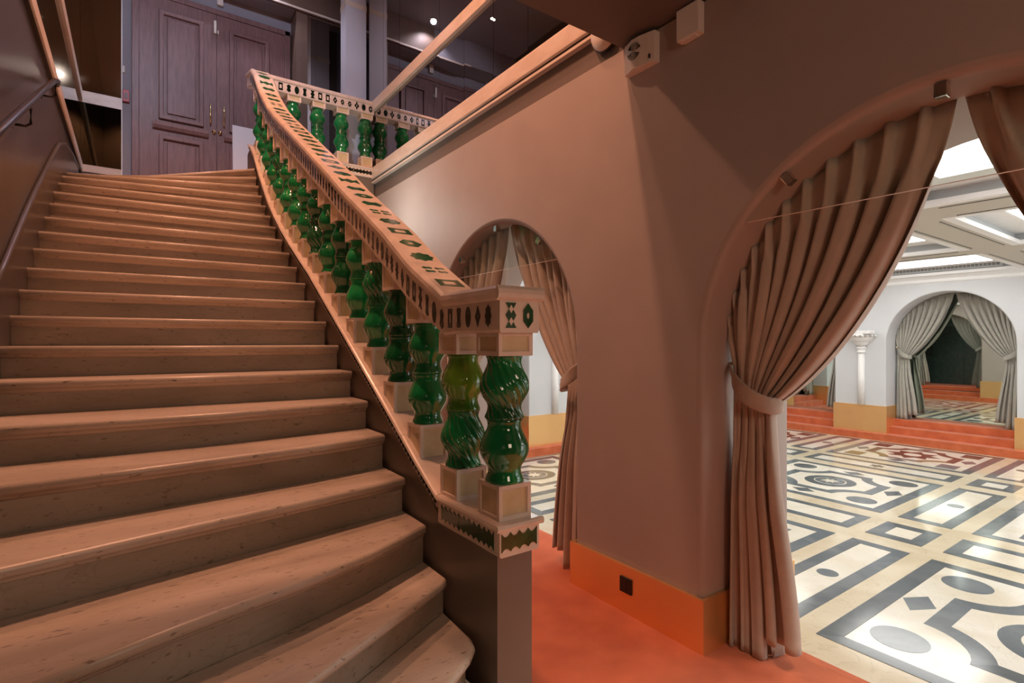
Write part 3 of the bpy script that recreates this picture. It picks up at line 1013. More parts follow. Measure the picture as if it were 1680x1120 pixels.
def offset_path(pts, d):
    """shift a left-to-right path by d towards the lower side (-Y)"""
    out = []
    for i, p in enumerate(pts):
        a = Vector(pts[max(i - 1, 0)]); b = Vector(pts[min(i + 1, len(pts) - 1)])
        t = (b - a).normalized(); n = Vector((t.y, -t.x))
        q = Vector(p) + n * d
        if i == 0: q.x = pts[0][0]
        if i == len(pts) - 1 and abs(t.x) > 0.7: q.x = pts[-1][0]
        out.append((q.x, q.y))
    return out
PR = [(-0.016, 0.0), (-0.006, -0.002), (-0.001, -0.009), (0.0, -0.018), (-0.003, -0.028), (-0.012, -0.035), (-0.020, -0.037), (-0.022, -0.046), (-0.032, -0.054)]
for i in range(1, 25):
    z, pts = STEP[i]
    path = pts
    if i < 24:
        nxt = STEP[i + 1][1]
        back = [(p[0], p[1] - 0.0) for p in offset_path(nxt, -0.03)]
    else:
        back = [(-0.5, 7.5), (0.99, 6.05)]
    back[0] = (-0.5, back[0][1])
    mb = MB()
    rows = [offset_path(path, o) for (o, dz) in PR]
    n = len(path)
    vs = []
    for (o, dz), row in zip(PR, rows): vs += [(x, y, z + dz) for (x, y) in row]
    fs = [(j * n + k, j * n + k + 1, (j + 1) * n + k + 1, (j + 1) * n + k) for j in range(len(PR) - 1) for k in range(n - 1)]
    mb.add(vs, fs, 0, True)
    poly = rows[0] + back[::-1]
    mb.add([(x, y, z) for (x, y) in poly], [tuple(range(len(poly)))])
    poly2 = rows[-1] + back[::-1]
    mb.add([(x, y, z + PR[-1][1]) for (x, y) in poly2], [tuple(range(len(poly2)))])
    for side in (0, -1):   # end faces with the moulded profile
        col = [(r[side][0], r[side][1], z + dz) for (o, dz), r in zip(PR, rows)]
        bk = back[side]
        col += [(bk[0], bk[1], z + PR[-1][1]), (bk[0], bk[1], z)]
        mb.add(col, [tuple(range(len(col)))])
    me = mb.mesh('tread', 'stair')
    o = link('tread', me, stair); o.matrix_parent_inverse = Matrix.Translation(-Vector(stair.location))
    zb = STEP[i - 1][0] if i > 1 else 0.0
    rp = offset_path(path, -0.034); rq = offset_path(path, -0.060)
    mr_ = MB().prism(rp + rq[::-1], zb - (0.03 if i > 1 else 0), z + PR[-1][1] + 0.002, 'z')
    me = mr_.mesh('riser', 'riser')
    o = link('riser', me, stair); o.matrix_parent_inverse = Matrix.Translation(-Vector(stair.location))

# ------------------------------------------------------------------ balustrade of the flight
CURB = [(1.45, 0.985), (1.93, 0.985), (2.123, 1.09), (2.407, 1.258), (2.987, 1.590), (3.84, 2.074), (4.412, 2.367), (4.68, 2.515), (4.967, 2.69), (5.2, 2.85), (5.437, 3.04), (5.7, 3.27), (5.93, 3.49), (6.12, 3.63), (6.28, 3.70)]
RAIL = [(1.45, 1.79), (1.885, 1.79), (2.20, 1.955), (2.487, 2.14), (2.806, 2.32), (3.156, 2.515), (3.375, 2.65), (4.111, 3.075), (4.723, 3.425), (5.0, 3.585), (5.227, 3.725), (5.575, 3.985), (5.75, 4.14), (5.9, 4.29), (6.1, 4.43), (6.40, 4.50)]
curb = lambda y: lerp_tab(CURB, y)
rail = lambda y: lerp_tab(RAIL, y)
XB = 1.083   # axis of the flight's balusters
bal = empty('balustrade', (XB, 1.6, 0)); tag(bal, 'glazed ceramic balustrade with green bulbous balusters along the stair', 'balustrade')
def bp(mb, name, mat, bevel=0.0, parent=None, **kw):
    o = mb.build(name, mat, parent or bal, bevel, **kw)
    o.matrix_parent_inverse = Matrix.Translation(-Vector((parent or bal).location))
    return o
# dark wall carrying the balustrade
pts = [(1.515, 0.0), (1.515, 0.885)]
pts += [(y, z - 0.06) for (y, z) in CURB if y > 1.9] + [(6.4, 3.62), (6.4, 0.0)]
pts[2] = (1.93, 0.885)
wm = MB().prism(pts, 1.008, 1.152, 'x')
bp(wm, 'stair_wall', 'paint_post')
bp(box(1.155, 1.166, 1.53, 6.4, 0.0, 0.88), 'side_panel', 'paint_post')
def sweep(prof, ys, zf, axis_x, dzs=1.0):
    vs = []; n = len(prof)
    for y in ys:
        sl = (zf(y + 0.03) - zf(y - 0.03)) / 0.06
        k = sqrt(1 + min(1.2, sl * sl)) * dzs if True else 1
        for (x, dz) in prof: vs.append((axis_x + x, y, zf(y) + dz * k))
    fs = []
    for j in range(len(ys) - 1):
        for i in range(n):
            i2 = (i + 1) % n
            fs.append((j * n + i, j * n + i2, (j + 1) * n + i2, (j + 1) * n + i))
    fs.append(tuple(range(n))); fs.append(tuple((len(ys) - 1) * n + i for i in range(n)))
    return MB().add(vs, fs)
def sections(y0, y1, step, corners):
    cuts = [y0]
    y = y0
    while y + step * 1.4 < y1:
        y += step; cuts.append(y)
    cuts.append(y1)
    out = []
    for a, b in zip(cuts, cuts[1:]):
        a2, b2 = a + 0.0008, b - 0.0008
        ys = [a2] + [c for c in corners if a2 + 0.01 < c < b2 - 0.01] + [b2]
        out.append(ys)
    return out
RP = [(-0.098, -0.028), (-0.094, -0.012), (-0.080, 0.0), (0.080, 0.0), (0.094, -0.012), (0.098, -0.028), (0.094, -0.044), (0.083, -0.052), (0.083, -0.150), (0.079, -0.160), (-0.079, -0.160), (-0.083, -0.150), (-0.083, -0.052), (-0.094, -0.044)]
fronty = 1.488
for ys in sections(fronty, 6.385, 0.30, [y for y, z in RAIL]):
    bp(sweep(RP, ys, rail, XB), 'rail_section', 'terracotta')
CPf = [(-0.098, -0.012), (-0.094, -0.003), (-0.085, 0.0), (0.085, 0.0), (0.094, -0.003), (0.098, -0.012), (0.092, -0.022), (0.083, -0.026), (0.083, -0.105), (0.078, -0.112), (-0.078, -0.112), (-0.084, -0.105), (-0.084, -0.026), (-0.092, -0.022)]
CPs = [(-0.098, -0.012), (-0.094, -0.003), (-0.085, 0.0), (0.085, 0.0), (0.094, -0.003), (0.098, -0.012), (0.092, -0.020), (0.083, -0.022), (0.083, -0.045), (0.078, -0.055), (-0.078, -0.055), (-0.086, -0.050), (-0.092, -0.044), (-0.086, -0.036), (-0.084, -0.022), (-0.092, -0.018)]
bp(sweep(CPf, [1.488, 1.66], curb, XB), 'curb_section', 'terracotta')
bp(sweep(CPf, [1.6616, 1.93], curb, XB), 'curb_section', 'terracotta')
for ys in sections(1.9316, 6.28, 0.34, [y for y, z in CURB]):
    bp(sweep(CPs, ys, curb, XB), 'curb_section', 'terracotta')
bp(MB().prism([(1.4885, 1.79), (1.482, 1.788), (1.475, 1.778), (1.472, 1.762), (1.476, 1.748), (1.4885, 1.738)], XB - 0.098, XB + 0.098, 'x'), 'rail_nosing', 'terracotta')
bp(MB().prism([(1.4885, 0.985), (1.480, 0.983), (1.476, 0.973), (1.480, 0.963), (1.4885, 0.959)], XB - 0.098, XB + 0.098, 'x'), 'curb_nosing', 'terracotta')
# row of little dark notches under the curb's lip
nb = MB()
y = 1.95
while y < 6.0:
    sl = (curb(y + 0.03) - curb(y - 0.03)) / 0.06
    k = sqrt(1 + min(1.2, sl * sl))
    zc = curb(y) - 0.033 * k
    nb.prism([(y - 0.007, zc - 0.011 - 0.007 * sl), (y + 0.007, zc - 0.011 + 0.007 * sl), (y + 0.007, zc + 0.011 + 0.007 * sl), (y - 0.007, zc + 0.011 - 0.007 * sl)], XB - 0.091, XB - 0.083, 'x')
    y += 0.026
o = bp(nb, 'curb_notches', 'motif_dark'); o['kind'] = 'stuff'
# serrated green tiles of the newel's curb
def serrated(a0, a1, zlo, zhi, n):
    top = []; bottom = []
    for k in range(n + 1):
        a = a0 + (a1 - a0) * k / n
        top.append((a, zhi + 0.011)); bottom.append((a, zlo - 0.009))
        if k < n:
            w = (a1 - a0) / n
            for q, h in ((0.25, 0.0), (0.5, -0.004), (0.75, 0.0)):
                top.append((a + w * q, zhi + h)); bottom.append((a + w * q, zlo - h))
    return top + bottom[::-1]
for (a, b, n) in [(1.522, 1.615, 3), (1.618, 1.76, 4), (1.763, 1.90, 4)]:
    bp(MB().prism(serrated(a, b, 0.899, 0.944, n), XB - 0.0865, XB - 0.080, 'x'), 'serrated_tile', 'motif')
bp(MB().prism(serrated(1.006, 1.155, 0.899, 0.944, 4), 1.4855, 1.495, 'y'), 'serrated_tile', 'motif')

# glazed motifs -----------------------------------------------------
def shp(kind, n=20):
    """outline in a unit box (-.5..+.5), optional inner hole scale"""
    if kind == 'ellipse': return [(0.42 * cos(2 * pi * k / n), 0.5 * sin(2 * pi * k / n)) for k in range(n)], None
    if kind == 'flower': return [((0.42 + 0.05 * cos(8 * 2 * pi * k / 32)) * cos(2 * pi * k / 32), (0.46 + 0.05 * cos(8 * 2 * pi * k / 32)) * sin(2 * pi * k / 32)) for k in range(32)], None
    if kind == 'diamond': return [(0.42, 0), (0.2, 0.25), (0, 0.5), (-0.2, 0.25), (-0.42, 0), (-0.2, -0.25), (0, -0.5), (0.2, -0.25)], 0.3
    if kind == 'hexagon': return [(0.4, 0.22), (0, 0.5), (-0.4, 0.22), (-0.4, 0), (-0.4, -0.22), (0, -0.5), (0.4, -0.22), (0.4, 0)], 0.3
    if kind == 'frame': return [(0.38, 0), (0.38, 0.48), (0, 0.48), (-0.38, 0.48), (-0.38, 0), (-0.38, -0.48), (0, -0.48), (0.38, -0.48)], 0.5
    if kind == 'star': return [((0.46 if k % 2 == 0 else 0.25) * cos(pi / 2 + pi * k / 8), (0.5 if k % 2 == 0 else 0.27) * sin(pi / 2 + pi * k / 8)) for k in range(16)], 0.3
    if kind == 'peanut': return [((0.24 + 0.16 * abs(sin(2 * pi * k / 24)) ** 1.5) * (1 if cos(2 * pi * k / 24) > 0 else -1) * min(1, abs(cos(2 * pi * k / 24)) * 1.8), 0.5 * sin(2 * pi * k / 24)) for k in range(24)], None
    if kind == 'bow': return [(0.42, 0.5), (-0.42, 0.5), (-0.16, 0.24), (-0.42, 0), (-0.16, -0.24), (-0.42, -0.5), (0.42, -0.5), (0.16, -0.24), (0.42, 0), (0.16, 0.24)], 0.0
    if kind == 'cross': return [(0.14, 0.5), (0.14, 0.2), (0.42, 0.2), (0.42, -0.2), (0.14, -0.2), (0.14, -0.5), (-0.14, -0.5), (-0.14, -0.2), (-0.42, -0.2), (-0.42, 0.2), (-0.14, 0.2), (-0.14, 0.5)], 0.3
    return [(0.4, 0.3), (0, 0.5), (-0.4, 0.3), (-0.25, 0), (-0.4, -0.3), (0, -0.5), (0.4, -0.3), (0.25, 0)], None
KINDS = ['hexagon', 'bow', 'flower', 'diamond', 'peanut', 'cross', 'ellipse', 'bow', 'frame', 'diamond', 'star', 'frame', 'flower', 'peanut', 'hexagon', 'frame', 'ellipse', 'star', 'spool']
def motif(kind, w, h, mapf, mat, parent, d0=-0.003, d1=0.0022):
    """mapf(a, b, d) -> world; a along, b up, d outwards"""
    out, hole = shp(kind)
    n = len(out)
    mb = MB()
    O0 = [mapf(a * w, b * h, d0) for a, b in out]; O1 = [mapf(a * w, b * h, d1) for a, b in out]
    if hole and hole > 0:
        I0 = [mapf(a * w * hole, b * h * hole, d0) for a, b in out]; I1 = [mapf(a * w * hole, b * h * hole, d1) for a, b in out]
        vs = O0 + O1 + I0 + I1
        fs = []
        for i in range(n):
            j = (i + 1) % n
            fs += [(i, j, j + n, i + n), (i + 2 * n, i + 3 * n, j + 3 * n, j + 2 * n), (i + n, j + n, j + 3 * n, i + 3 * n)]
        mb.add(vs, fs)
    else:
        mb.add(O0 + O1, [tuple(range(n, 2 * n))] + [(i, (i + 1) % n, (i + 1) % n + n, i + n) for i in range(n)])
        if kind == 'bow': pass
    return mb.build('motif', mat, parent)
def side_map(y0, sgn=-1):
    sl = (rail(y0 + 0.03) - rail(y0 - 0.03)) / 0.06
    k = sqrt(1 + min(1.2, sl * sl))
    xf = XB + sgn * 0.083
    def f(a, b, d): return (xf + sgn * d, y0 + a, rail(y0) - 0.101 * k + a * sl + b * k)
    return f
inv = Matrix.Translation(-Vector(bal.location))
ki = 0
y = 1.56
while y < 6.2:
    sl = (rail(y + 0.03) - rail(y - 0.03)) / 0.06
    stp = 0.072 / sqrt(1 + sl * sl) if sl > 0.2 else 0.068
    if y > 1.53:
        o = motif(KINDS[(ki * 7 + 2) % len(KINDS)], 0.042 / sqrt(1 + 0.5 * sl * sl), 0.076, side_map(y), 'motif_dark', bal); o.matrix_parent_inverse = inv
    ki += 1; y += stp
# two motifs on the front of the newel
for kx, kd in ((1.045, 'bow'), (1.118, 'hexagon')):
    o = motif(kd, 0.052, 0.086, lambda a, b, d, kx=kx: (kx + a, fronty - d, 1.79 - 0.101 + b), 'motif', bal); o.matrix_parent_inverse = inv
for b_ in (-0.021, 0.021):
    o = MB().prism([(1.045, 1.689 + b_ + 0.014), (1.045 + 0.009, 1.689 + b_), (1.045, 1.689 + b_ - 0.014), (1.045 - 0.009, 1.689 + b_)], fronty - 0.003, fronty, 'y').build('motif_heart', 'terracotta', bal); o.matrix_parent_inverse = inv
# motifs on top of the rail
TK = ['hexagon', 'four', 'flower', 'frame', 'hexagon', 'four', 'flower', 'spool', 'cross', 'diamond', 'bow', 'star', 'frame', 'peanut']
y = 1.99; k = 0
seq = ['frame', 'four', 'flower', 'hexagon', 'frame', 'flower', 'four', 'spool', 'hexagon', 'spool', 'bow', 'flower', 'diamond', 'frame', 'bow', 'ellipse', 'diamond', 'hexagon', 'spool', 'frame']
while y < 6.2:
    sl = (rail(y + 0.03) - rail(y - 0.03)) / 0.06
    def tf(a, b, d, y=y, sl=sl): return (XB + b, y + a, rail(y) + a * sl + d)
    kd = seq[k % len(seq)]
    w_ = 0.092 / sqrt(1 + sl * sl)
    if kd == 'four':
        for (qa, qb) in ((-1, 0.55), (1, 0.55), (-1, -0.55), (1, -0.55)):
            def tf2(a, b, d, y=y, sl=sl, qa=qa, qb=qb): return (XB + b + qb * 0.055, y + a + qa * 0.018, rail(y) + (a + qa * 0.018) * sl + d)
            o = motif('diamond' if k > 20 else 'spool', 0.028, 0.052, tf2, 'motif_top', bal, -0.003, 0.0015); o.matrix_parent_inverse = inv
    else:
        o = motif(kd, w_, 0.118, tf, 'motif_top', bal, -0.003, 0.0015); o.matrix_parent_inverse = inv
    y += 0.148 / sqrt(1 + sl * sl); k += 1

# balusters ------------------------------------------------------------
UP = [(0.069, 0.0), (0.0695, 0.03), (0.066, 0.07), (0.0605, 0.13), (0.059, 0.19), (0.063, 0.25), (0.072, 0.31), (0.081, 0.38), (0.087, 0.45), (0.0885, 0.51), (0.087, 0.58), (0.081, 0.66), (0.0715, 0.75), (0.063, 0.83), (0.0595, 0.89), (0.0615, 0.95), (0.0665, 1.0)]
def fine(prof, n):
    out = []
    for i in range(len(prof) - 1):
        for k in range(n):
            t = k / n
            out.append((prof[i][0] + (prof[i + 1][0] - prof[i][0]) * t, prof[i][1] + (prof[i + 1][1] - prof[i][1]) * t))
    out.append(prof[-1])
    return out
GH = 0.445
def vase_mesh(lower_tw, upper_tw, mats):
    mb = MB()
    for idx, tw in enumerate((lower_tw, upper_tw)):
        z0 = idx * GH / 2
        pr = [(r * (1.0 if idx == 0 else 0.985), z0 + z * GH / 2) for r, z in (fine(UP, 2) if tw else UP)]
        if tw:
            rf = lambda t, kk, z: 1 + 0.035 - 0.085 * abs(cos((t + 1.9 * kk ** 1.1) * 8.0)) ** 2.2
            mb.lathe(pr, seg=144, rfun=rf, mi=idx)
        else:
            mb.lathe(pr, seg=36, mi=idx)
    return mb.mesh('baluster', *mats)
V_PP = vase_mesh(0, 0, ['green', 'green'])
V_PT = vase_mesh(0, 1, ['green', 'green'])
V_TP = vase_mesh(1, 0, ['green', 'green_light'])
V_TPd = vase_mesh(1, 0, ['green', 'green'])
def ped_mesh(w, h, name):
    mb = MB().box(-w / 2, w / 2, -w / 2, w / 2, 0, h)
    return mb.mesh(name, 'terracotta', 'stoneware_panel', inset=(0.021, -0.005, lambda f: abs(f.normal.z) < 0.5))
PED = ped_mesh(0.136, 0.122, 'pedestal')
PEDL = ped_mesh(0.136, 0.20, 'pedestal')
BLK = ped_mesh(0.145, 0.17, 'cap_block')
BLKN = ped_mesh(0.145, 0.085, 'cap_block')
YB = [1.583, 1.875, 2.195, 2.48, 2.77, 3.055, 3.34, 3.625, 3.91, 4.195, 4.48, 4.765, 5.045, 5.30, 5.54, 5.77, 6.0]
for i, yb in enumerate(YB):
    flat = i < 2
    zt_ = 1.105 if flat else curb(yb - 0.065) + 0.142
    vm = {0: V_PT, 1: V_TP, 4: V_PT, 8: V_TPd, 12: V_PT}.get(i, V_PP)
    b = link('baluster', vm, bal, (XB, yb, zt_)); b.matrix_parent_inverse = inv
    b.rotation_euler = (0, 0, i * 0.7)
    rot = -i * 0.7
    p = link('pedestal', PED if flat else PEDL, b, (0, 0, -0.122 if flat else -0.20)); p.rotation_euler = (0, 0, rot)
    c = link('cap_block', BLKN if flat else BLK, b, (0, 0, GH)); c.rotation_euler = (0, 0, rot)
    if i == 1: b['label'] = 'baluster with a lighter yellow-green upper bulb over a twisted one'
    if i == 0: b['label'] = 'front baluster with twisted fluted upper bulb'

# ------------------------------------------------------------------ landing
lf = MB().prism([(0.99, 6.05), (0.99, 6.30), (8, 6.30), (8, 7.9), (XL, 7.9), (XL, 7.45)], 3.12, ZL, 'z')
struct(lf, 'floor', 'stair', label='landing floor at the head of the staircase')
lb = empty('landing_balustrade', (1.8, 6.35, ZL)); tag(lb, 'short level balustrade with green balusters along the landing edge', 'balustrade')
linv = Matrix.Translation(-Vector(lb.location))
YLB = 6.365
def lp(mb, name, mat, **kw):
    o = mb.build(name, mat, lb, **kw); o.matrix_parent_inverse = linv; return o
def sweepx(prof, x0, x1, z):
    n = len(prof)
    vs = [(x, YLB + a, z + dz) for x in (x0, x1) for (a, dz) in prof]
    fs = [(i, (i + 1) % n, (i + 1) % n + n, i + n) for i in range(n)] + [tuple(range(n)), tuple(range(n, 2 * n))]
    return MB().add(vs, fs)
for (a, b) in ((1.183, 1.52), (1.5216, 1.88), (1.8816, XW - 0.002)):
    lp(sweepx(RP, a, b, 4.505), 'rail_section', 'terracotta')
    lp(sweepx([(x, z * 1.1) for x, z in CPf], a - (0.0), b, 3.70), 'curb_section', 'terracotta')
for (a, b, n) in [(1.2, 1.52, 8), (1.524, 1.88, 9), (1.884, 2.13, 6), (2.134, 2.38, 6)]:
    lp(MB().prism(serrated(a, b, 3.615, 3.650, n), YLB - 0.0865, YLB - 0.080, 'y'), 'serrated_tile', 'motif_dark')
lp(box(1.17, XW - 0.002, YLB - 0.07, YLB + 0.07, 3.12, 3.585), 'base_wall', 'paint_post')
for i, xb in enumerate([1.467, 1.737, 2.010, 2.300]):
    b = link('baluster', V_PP, lb, (xb, YLB, 3.835)); b.matrix_parent_inverse = linv
    link('pedestal', PED, b, (0, 0, -0.128)); link('cap_block', BLKN, b, (0, 0, GH))
x = 1.235; k = 3
while x < XW - 0.03:
    o = motif(KINDS[(k * 7 + 2) % len(KINDS)], 0.058, 0.086, lambda a, b, d, x=x: (x + a, YLB - 0.083 - d, 4.505 - 0.101 + b), 'motif_dark', lb); o.matrix_parent_inverse = linv
    x += 0.085; k += 1

# ------------------------------------------------------------------ main wall above: travertine bands and mirrors
struct(box(XW - 0.035, XW + 0.02, 2.24, 6.30, 3.565, 3.70), 'trim_3', 'travertine', bevel=0.006, label='travertine band at the foot of the mirrored wall')
struct(box(XW - 0.012, XW + 0.02, 2.24, 6.30, 3.535, 3.565), 'trim_4', 'bronze')
struct(box(XW - 0.03, XW + 0.02, 2.24, 6.30, 3.515, 3.535), 'trim_5', 'travertine')
struct(box(XW - 0.03, XW + 0.02, 2.24, 6.30, 4.39, 4.505), 'trim_6', 'travertine', bevel=0.006, label='travertine band across the mirrored wall at rail height')
mw = empty('mirror_cladding', (XW, 4.3, 3.7)); tag(mw, 'bronze tinted mirror panels covering the wall above the arches', 'mirror')
y = 2.245
rndm = random.Random(4)
while y < 6.46:
    w = min(0.47, 6.47 - y)
    for (z0, z1) in ((3.70, 4.39), (4.505, 6.48)):
        o = box(-0.004, 0.004, -w / 2 + 0.0015, w / 2 - 0.0015, z0 - 4.0, z1 - 4.0).build('mirror_panel', 'mirror', mw)
        o.location = (0.0065, y + w / 2 - 4.3, 0.3)
        o.rotation_euler = (0, radians(rndm.uniform(-0.12, 0.12)), radians(rndm.uniform(-0.25, 0.25)))
    y += w
# soffit above the lobby and the parapet over it
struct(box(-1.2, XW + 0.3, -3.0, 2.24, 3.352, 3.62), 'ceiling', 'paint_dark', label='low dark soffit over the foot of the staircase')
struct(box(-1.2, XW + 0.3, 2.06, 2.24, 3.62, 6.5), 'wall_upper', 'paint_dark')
upc = struct(box(XL - 0.2, 8, 2.06, 7.9, 6.4, 6.5), 'ceiling', 'paint_landing')
for (x, y, lab) in ((1.12, 7.2, 'small recessed downlight nearest the double door, mirrored above the landing rail'),
                    (0.43, 6.7, 'small recessed downlight mirrored right of the slanting stone band'),
                    (1.5, 5.2, 'recessed downlight over the upper stairs, nearer the arched wall'),
                    (0.2, 5.0, 'recessed downlight over the upper stairs, nearer the dark left wall'),
                    (1.2, 3.4, 'recessed downlight over the middle of the stairs, nearest the low soffit')):
    dl = empty('recessed_downlight', (x, y, 6.4)); tag(dl, lab, 'ceiling light', 'recessed downlights above the stairwell')
    MB().lathe([(0.05, -0.004), (0.05, 0.0)], seg=20).build('trim_ring', 'bronze', dl)
    MB().lathe([(0.033, -0.007), (0.033, -0.0045)], seg=20).build('bulb', 'lamp_glow', dl)

# ------------------------------------------------------------------ end wall of the landing
YD = 7.75
struct(box(XL, 1.76, YD, YD + 0.12, ZL, 6.42), 'wall_door', 'paint_landing', label='grey wall around the double door')
struct(box(1.76, 8, 7.45, YD + 0.12, ZL, 6.42), 'wall_door', 'wood_seat')
struct(box(XL, 1.76, 7.42, YD, 6.0, 6.42), 'ceiling', 'paint_landing')
struct(box(1.0, 8, 7.40, 7.45, 5.98, 6.42), 'trim_7', 'wood_seat')
struct(box(0.4, 8, 7.385, 7.40, 5.975, 6.0), 'trim_8', 'travertine')
# mirrors on the right part
mr = empty('mirror_strip', (2.1, 7.44, 3.6)); tag(mr, 'narrow dark mirrors between the door recess and the white pillar', 'mirror')
for (a, b, m_) in ((1.90, 2.02, 'mirror'), (2.022, 2.30, 'mirror'), (2.302, 3.2, 'mirror')):
    o = box(a - 2.1, b - 2.1, -0.004, 0.004, -0.2, 2.36).build('mirror_panel', m_, mr)
    o.rotation_euler = (0, 0, radians(rndm.uniform(-0.6, 0.6)))
pl = empty('landing_pillar', (2.26, 6.66, ZL)); tag(pl, 'pale lilac square pillar at the end of the landing balustrade', 'pillar')
box(-0.13, 0.127, -0.1, 0.1, 0.002, 3.06).build('pillar_shaft', 'paint_lilac', pl)
box(-0.134, 0.131, -0.104, 0.104, 2.40, 2.46).build('pillar_band', 'travertine', pl)
# left end-wall mirror with bands
me_ = empty('end_wall_mirror', (-0.3, YD - 0.005, ZL)); tag(me_, 'brown tinted mirror left of the double door, crossed by pale bands', 'mirror')
inv_ = Matrix.Translation(-Vector(me_.location))
for (z0, z1) in ((3.60, 4.30), (4.43, 6.0)):
    o = box(XL + 0.002, -0.118, YD - 0.008, YD - 0.001, z0, z1).build('mirror_panel', 'mirror_dark' if z0 < 4 else 'mirror_brown', me_); o.matrix_parent_inverse = inv_
for (z0, z1) in ((3.52, 3.60), (4.30, 4.43)):
    o = box(XL + 0.002, -0.118, YD - 0.02, YD - 0.001, z0, z1).build('stone_band', 'travertine', me_); o.matrix_parent_inverse = inv_
o = box(-0.118, -0.108, YD - 0.022, YD - 0.001, 3.4, 6.0).build('edge_profile', 'lip', me_); o.matrix_parent_inverse = inv_
# left wall bands and mirror
struct(box(XL, XL + 0.034, 2.3, YD - 0.02, 3.505, 3.60), 'trim_9', 'travertine', bevel=0.004, label='pale stone band on top of the dark left wall panel')
struct(box(XL, XL + 0.022, 2.3, YD - 0.02, 3.495, 3.515), 'trim_10', 'bronze')
struct(box(XL, XL + 0.030, 2.3, YD - 0.02, 4.32, 4.43), 'trim_11', 'travertine', bevel=0.004)
ml = empty('left_wall_mirror', (XL, 5.0, 3.6)); tag(ml, 'brown tinted mirror panels on the left wall above the stone band', 'mirror')
y = 2.3
while y < YD - 0.03:
    w = min(0.9, YD - 0.02 - y)
    for (z0, z1) in ((3.60, 4.32), (4.43, 6.4)):
        o = box(0.0, 0.008, -w / 2 + 0.0015, w / 2 - 0.0015, z0 - 3.6, z1 - 3.6).build('mirror_panel', 'mirror_dark' if z0 < 4 else 'mirror_brown', ml, loc=(0, y + w / 2 - 5.0, 0))
    y += w
# stone-like raised skirting following the left side of the steps
SK = [(1.6, 1.05), (2.3, 1.40), (3.36, 1.95), (4.03, 2.35), (4.6, 2.66), (5.09, 2.92), (5.6, 3.18), (6.1, 3.33), (6.7, 3.42), (7.4, 3.46)]
poly = [(y, z) for y, z in SK] + [(7.4, 3.0), (6.1, 2.6), (4.6, 1.9), (1.6, 0.4)]
struct(MB().prism(poly, XL + 0.0005, XL + 0.016, 'x'), 'baseboard_left', 'paint_satin')
struct(MB().tube([(XL + 0.012, y, z) for y, z in SK], 0.014, 8), 'trim_12', 'paint_satin')

# ------------------------------------------------------------------ double door on the landing
dd = empty('double_door', (0.86, YD - 0.01, ZL)); tag(dd, 'mauve wooden double door with raised panels at the top of the stairs', 'door')
DW = 0.805
# casing
for (x0, x1, z0, z1) in ((-DW - 0.075, -DW - 0.003, 0, 2.46), (DW + 0.003, DW + 0.075, 0, 2.46), (-DW - 0.075, DW + 0.075, 2.395, 2.46)):
    box(x0, x1, -0.05, 0.0, z0, z1).build('door_frame', 'wood', dd, 0.006)
def raised(leaf, x0, x1, z0, z1):
    m_ = MB().ring([(x0, z0), (x1, z0), (x1, z1), (x0, z1)], [(x0 + .05, z0 + .05), (x1 - .05, z0 + .05), (x1 - .05, z1 - .05), (x0 + .05, z1 - .05)], -0.072, -0.038, 'y')
    m_.build('panel_moulding', 'wood', leaf, 0.010)
    box(x0 + .085, x1 - .085, -0.056, -0.038, z0 + .08, z1 - .08).build('panel', 'wood', leaf, 0.008)
for s in (-1, 1):
    x0, x1 = (-DW, -0.002) if s < 0 else (0.002, DW)
    leaf = box(x0, x1, -0.04, 0.0, 0.004, 2.39).build('door_leaf', 'wood', dd)
    a = x0 + 0.19 if s < 0 else x0 + 0.14; b = a + 0.47
    raised(leaf, a, b, 0.93, 2.24)
    raised(leaf, a, b, 0.12, 0.74)
    MB().prism([(-0.04, 0.795), (-0.075, 0.81), (-0.085, 0.85), (-0.075, 0.895), (-0.04, 0.90)], a - 0.06, b + 0.05, 'x').build('rail_moulding', 'wood', leaf)
    hx = -0.075 if s < 0 else 0.075
    h = MB().tube([(hx, -0.042, 1.03), (hx, -0.085, 1.03)], 0.006, 8).tube([(hx, -0.042, 1.19), (hx, -0.085, 1.19)], 0.006, 8)
    h.tube([(hx, -0.088, 0.99), (hx, -0.088, 1.23)], 0.0085, 10)
    h.build('pull_handle', 'brass', leaf)
    kx = hx * 0.45
    kb = MB().lathe([(0.001, 0), (0.014, 0.003), (0.019, 0.014), (0.014, 0.025), (0.008, 0.032), (0.008, 0.045), (0.022, 0.047), (0.022, 0.05)], seg=16)
    o = kb.build('knob', 'brass', leaf); o.rotation_euler = (-pi / 2, 0, 0); o.location = (kx, -0.09, 0.90)
cs = box(-0.035, -0.006, -0.07, -0.04, 2.14, 2.30).build('contact_sensor', 'white', dd, 0.004)
box(0.006, 0.02, -0.06, -0.04, 2.14, 2.19).build('contact_sensor', 'white', dd, 0.003)
o = MB().prism([(-0.035, -0.06), (0.035, -0.06), (0.035, 0.07), (0.0, 0.075), (-0.035, 0.07)], 0, 0.045, 'z').build('motion_detector', 'white', bevel=0.006)
o.rotation_euler = (pi / 2, 0, 0); o.location = (0.90, YD - 0.001, 5.93); tag(o, 'small white motion detector on the wall above the double door', 'sensor')
# white board leaning on the door
o = box(-0.17, 0.17, -0.01, 0.01, 0.0, 1.03).build('leaning_board', 'board', bevel=0.002)
o.location = (1.20, YD - 0.17, ZL + 0.001); o.rotation_euler = (radians(-5), 0, 0); tag(o, 'blank white board leaning against the right door leaf', 'board')
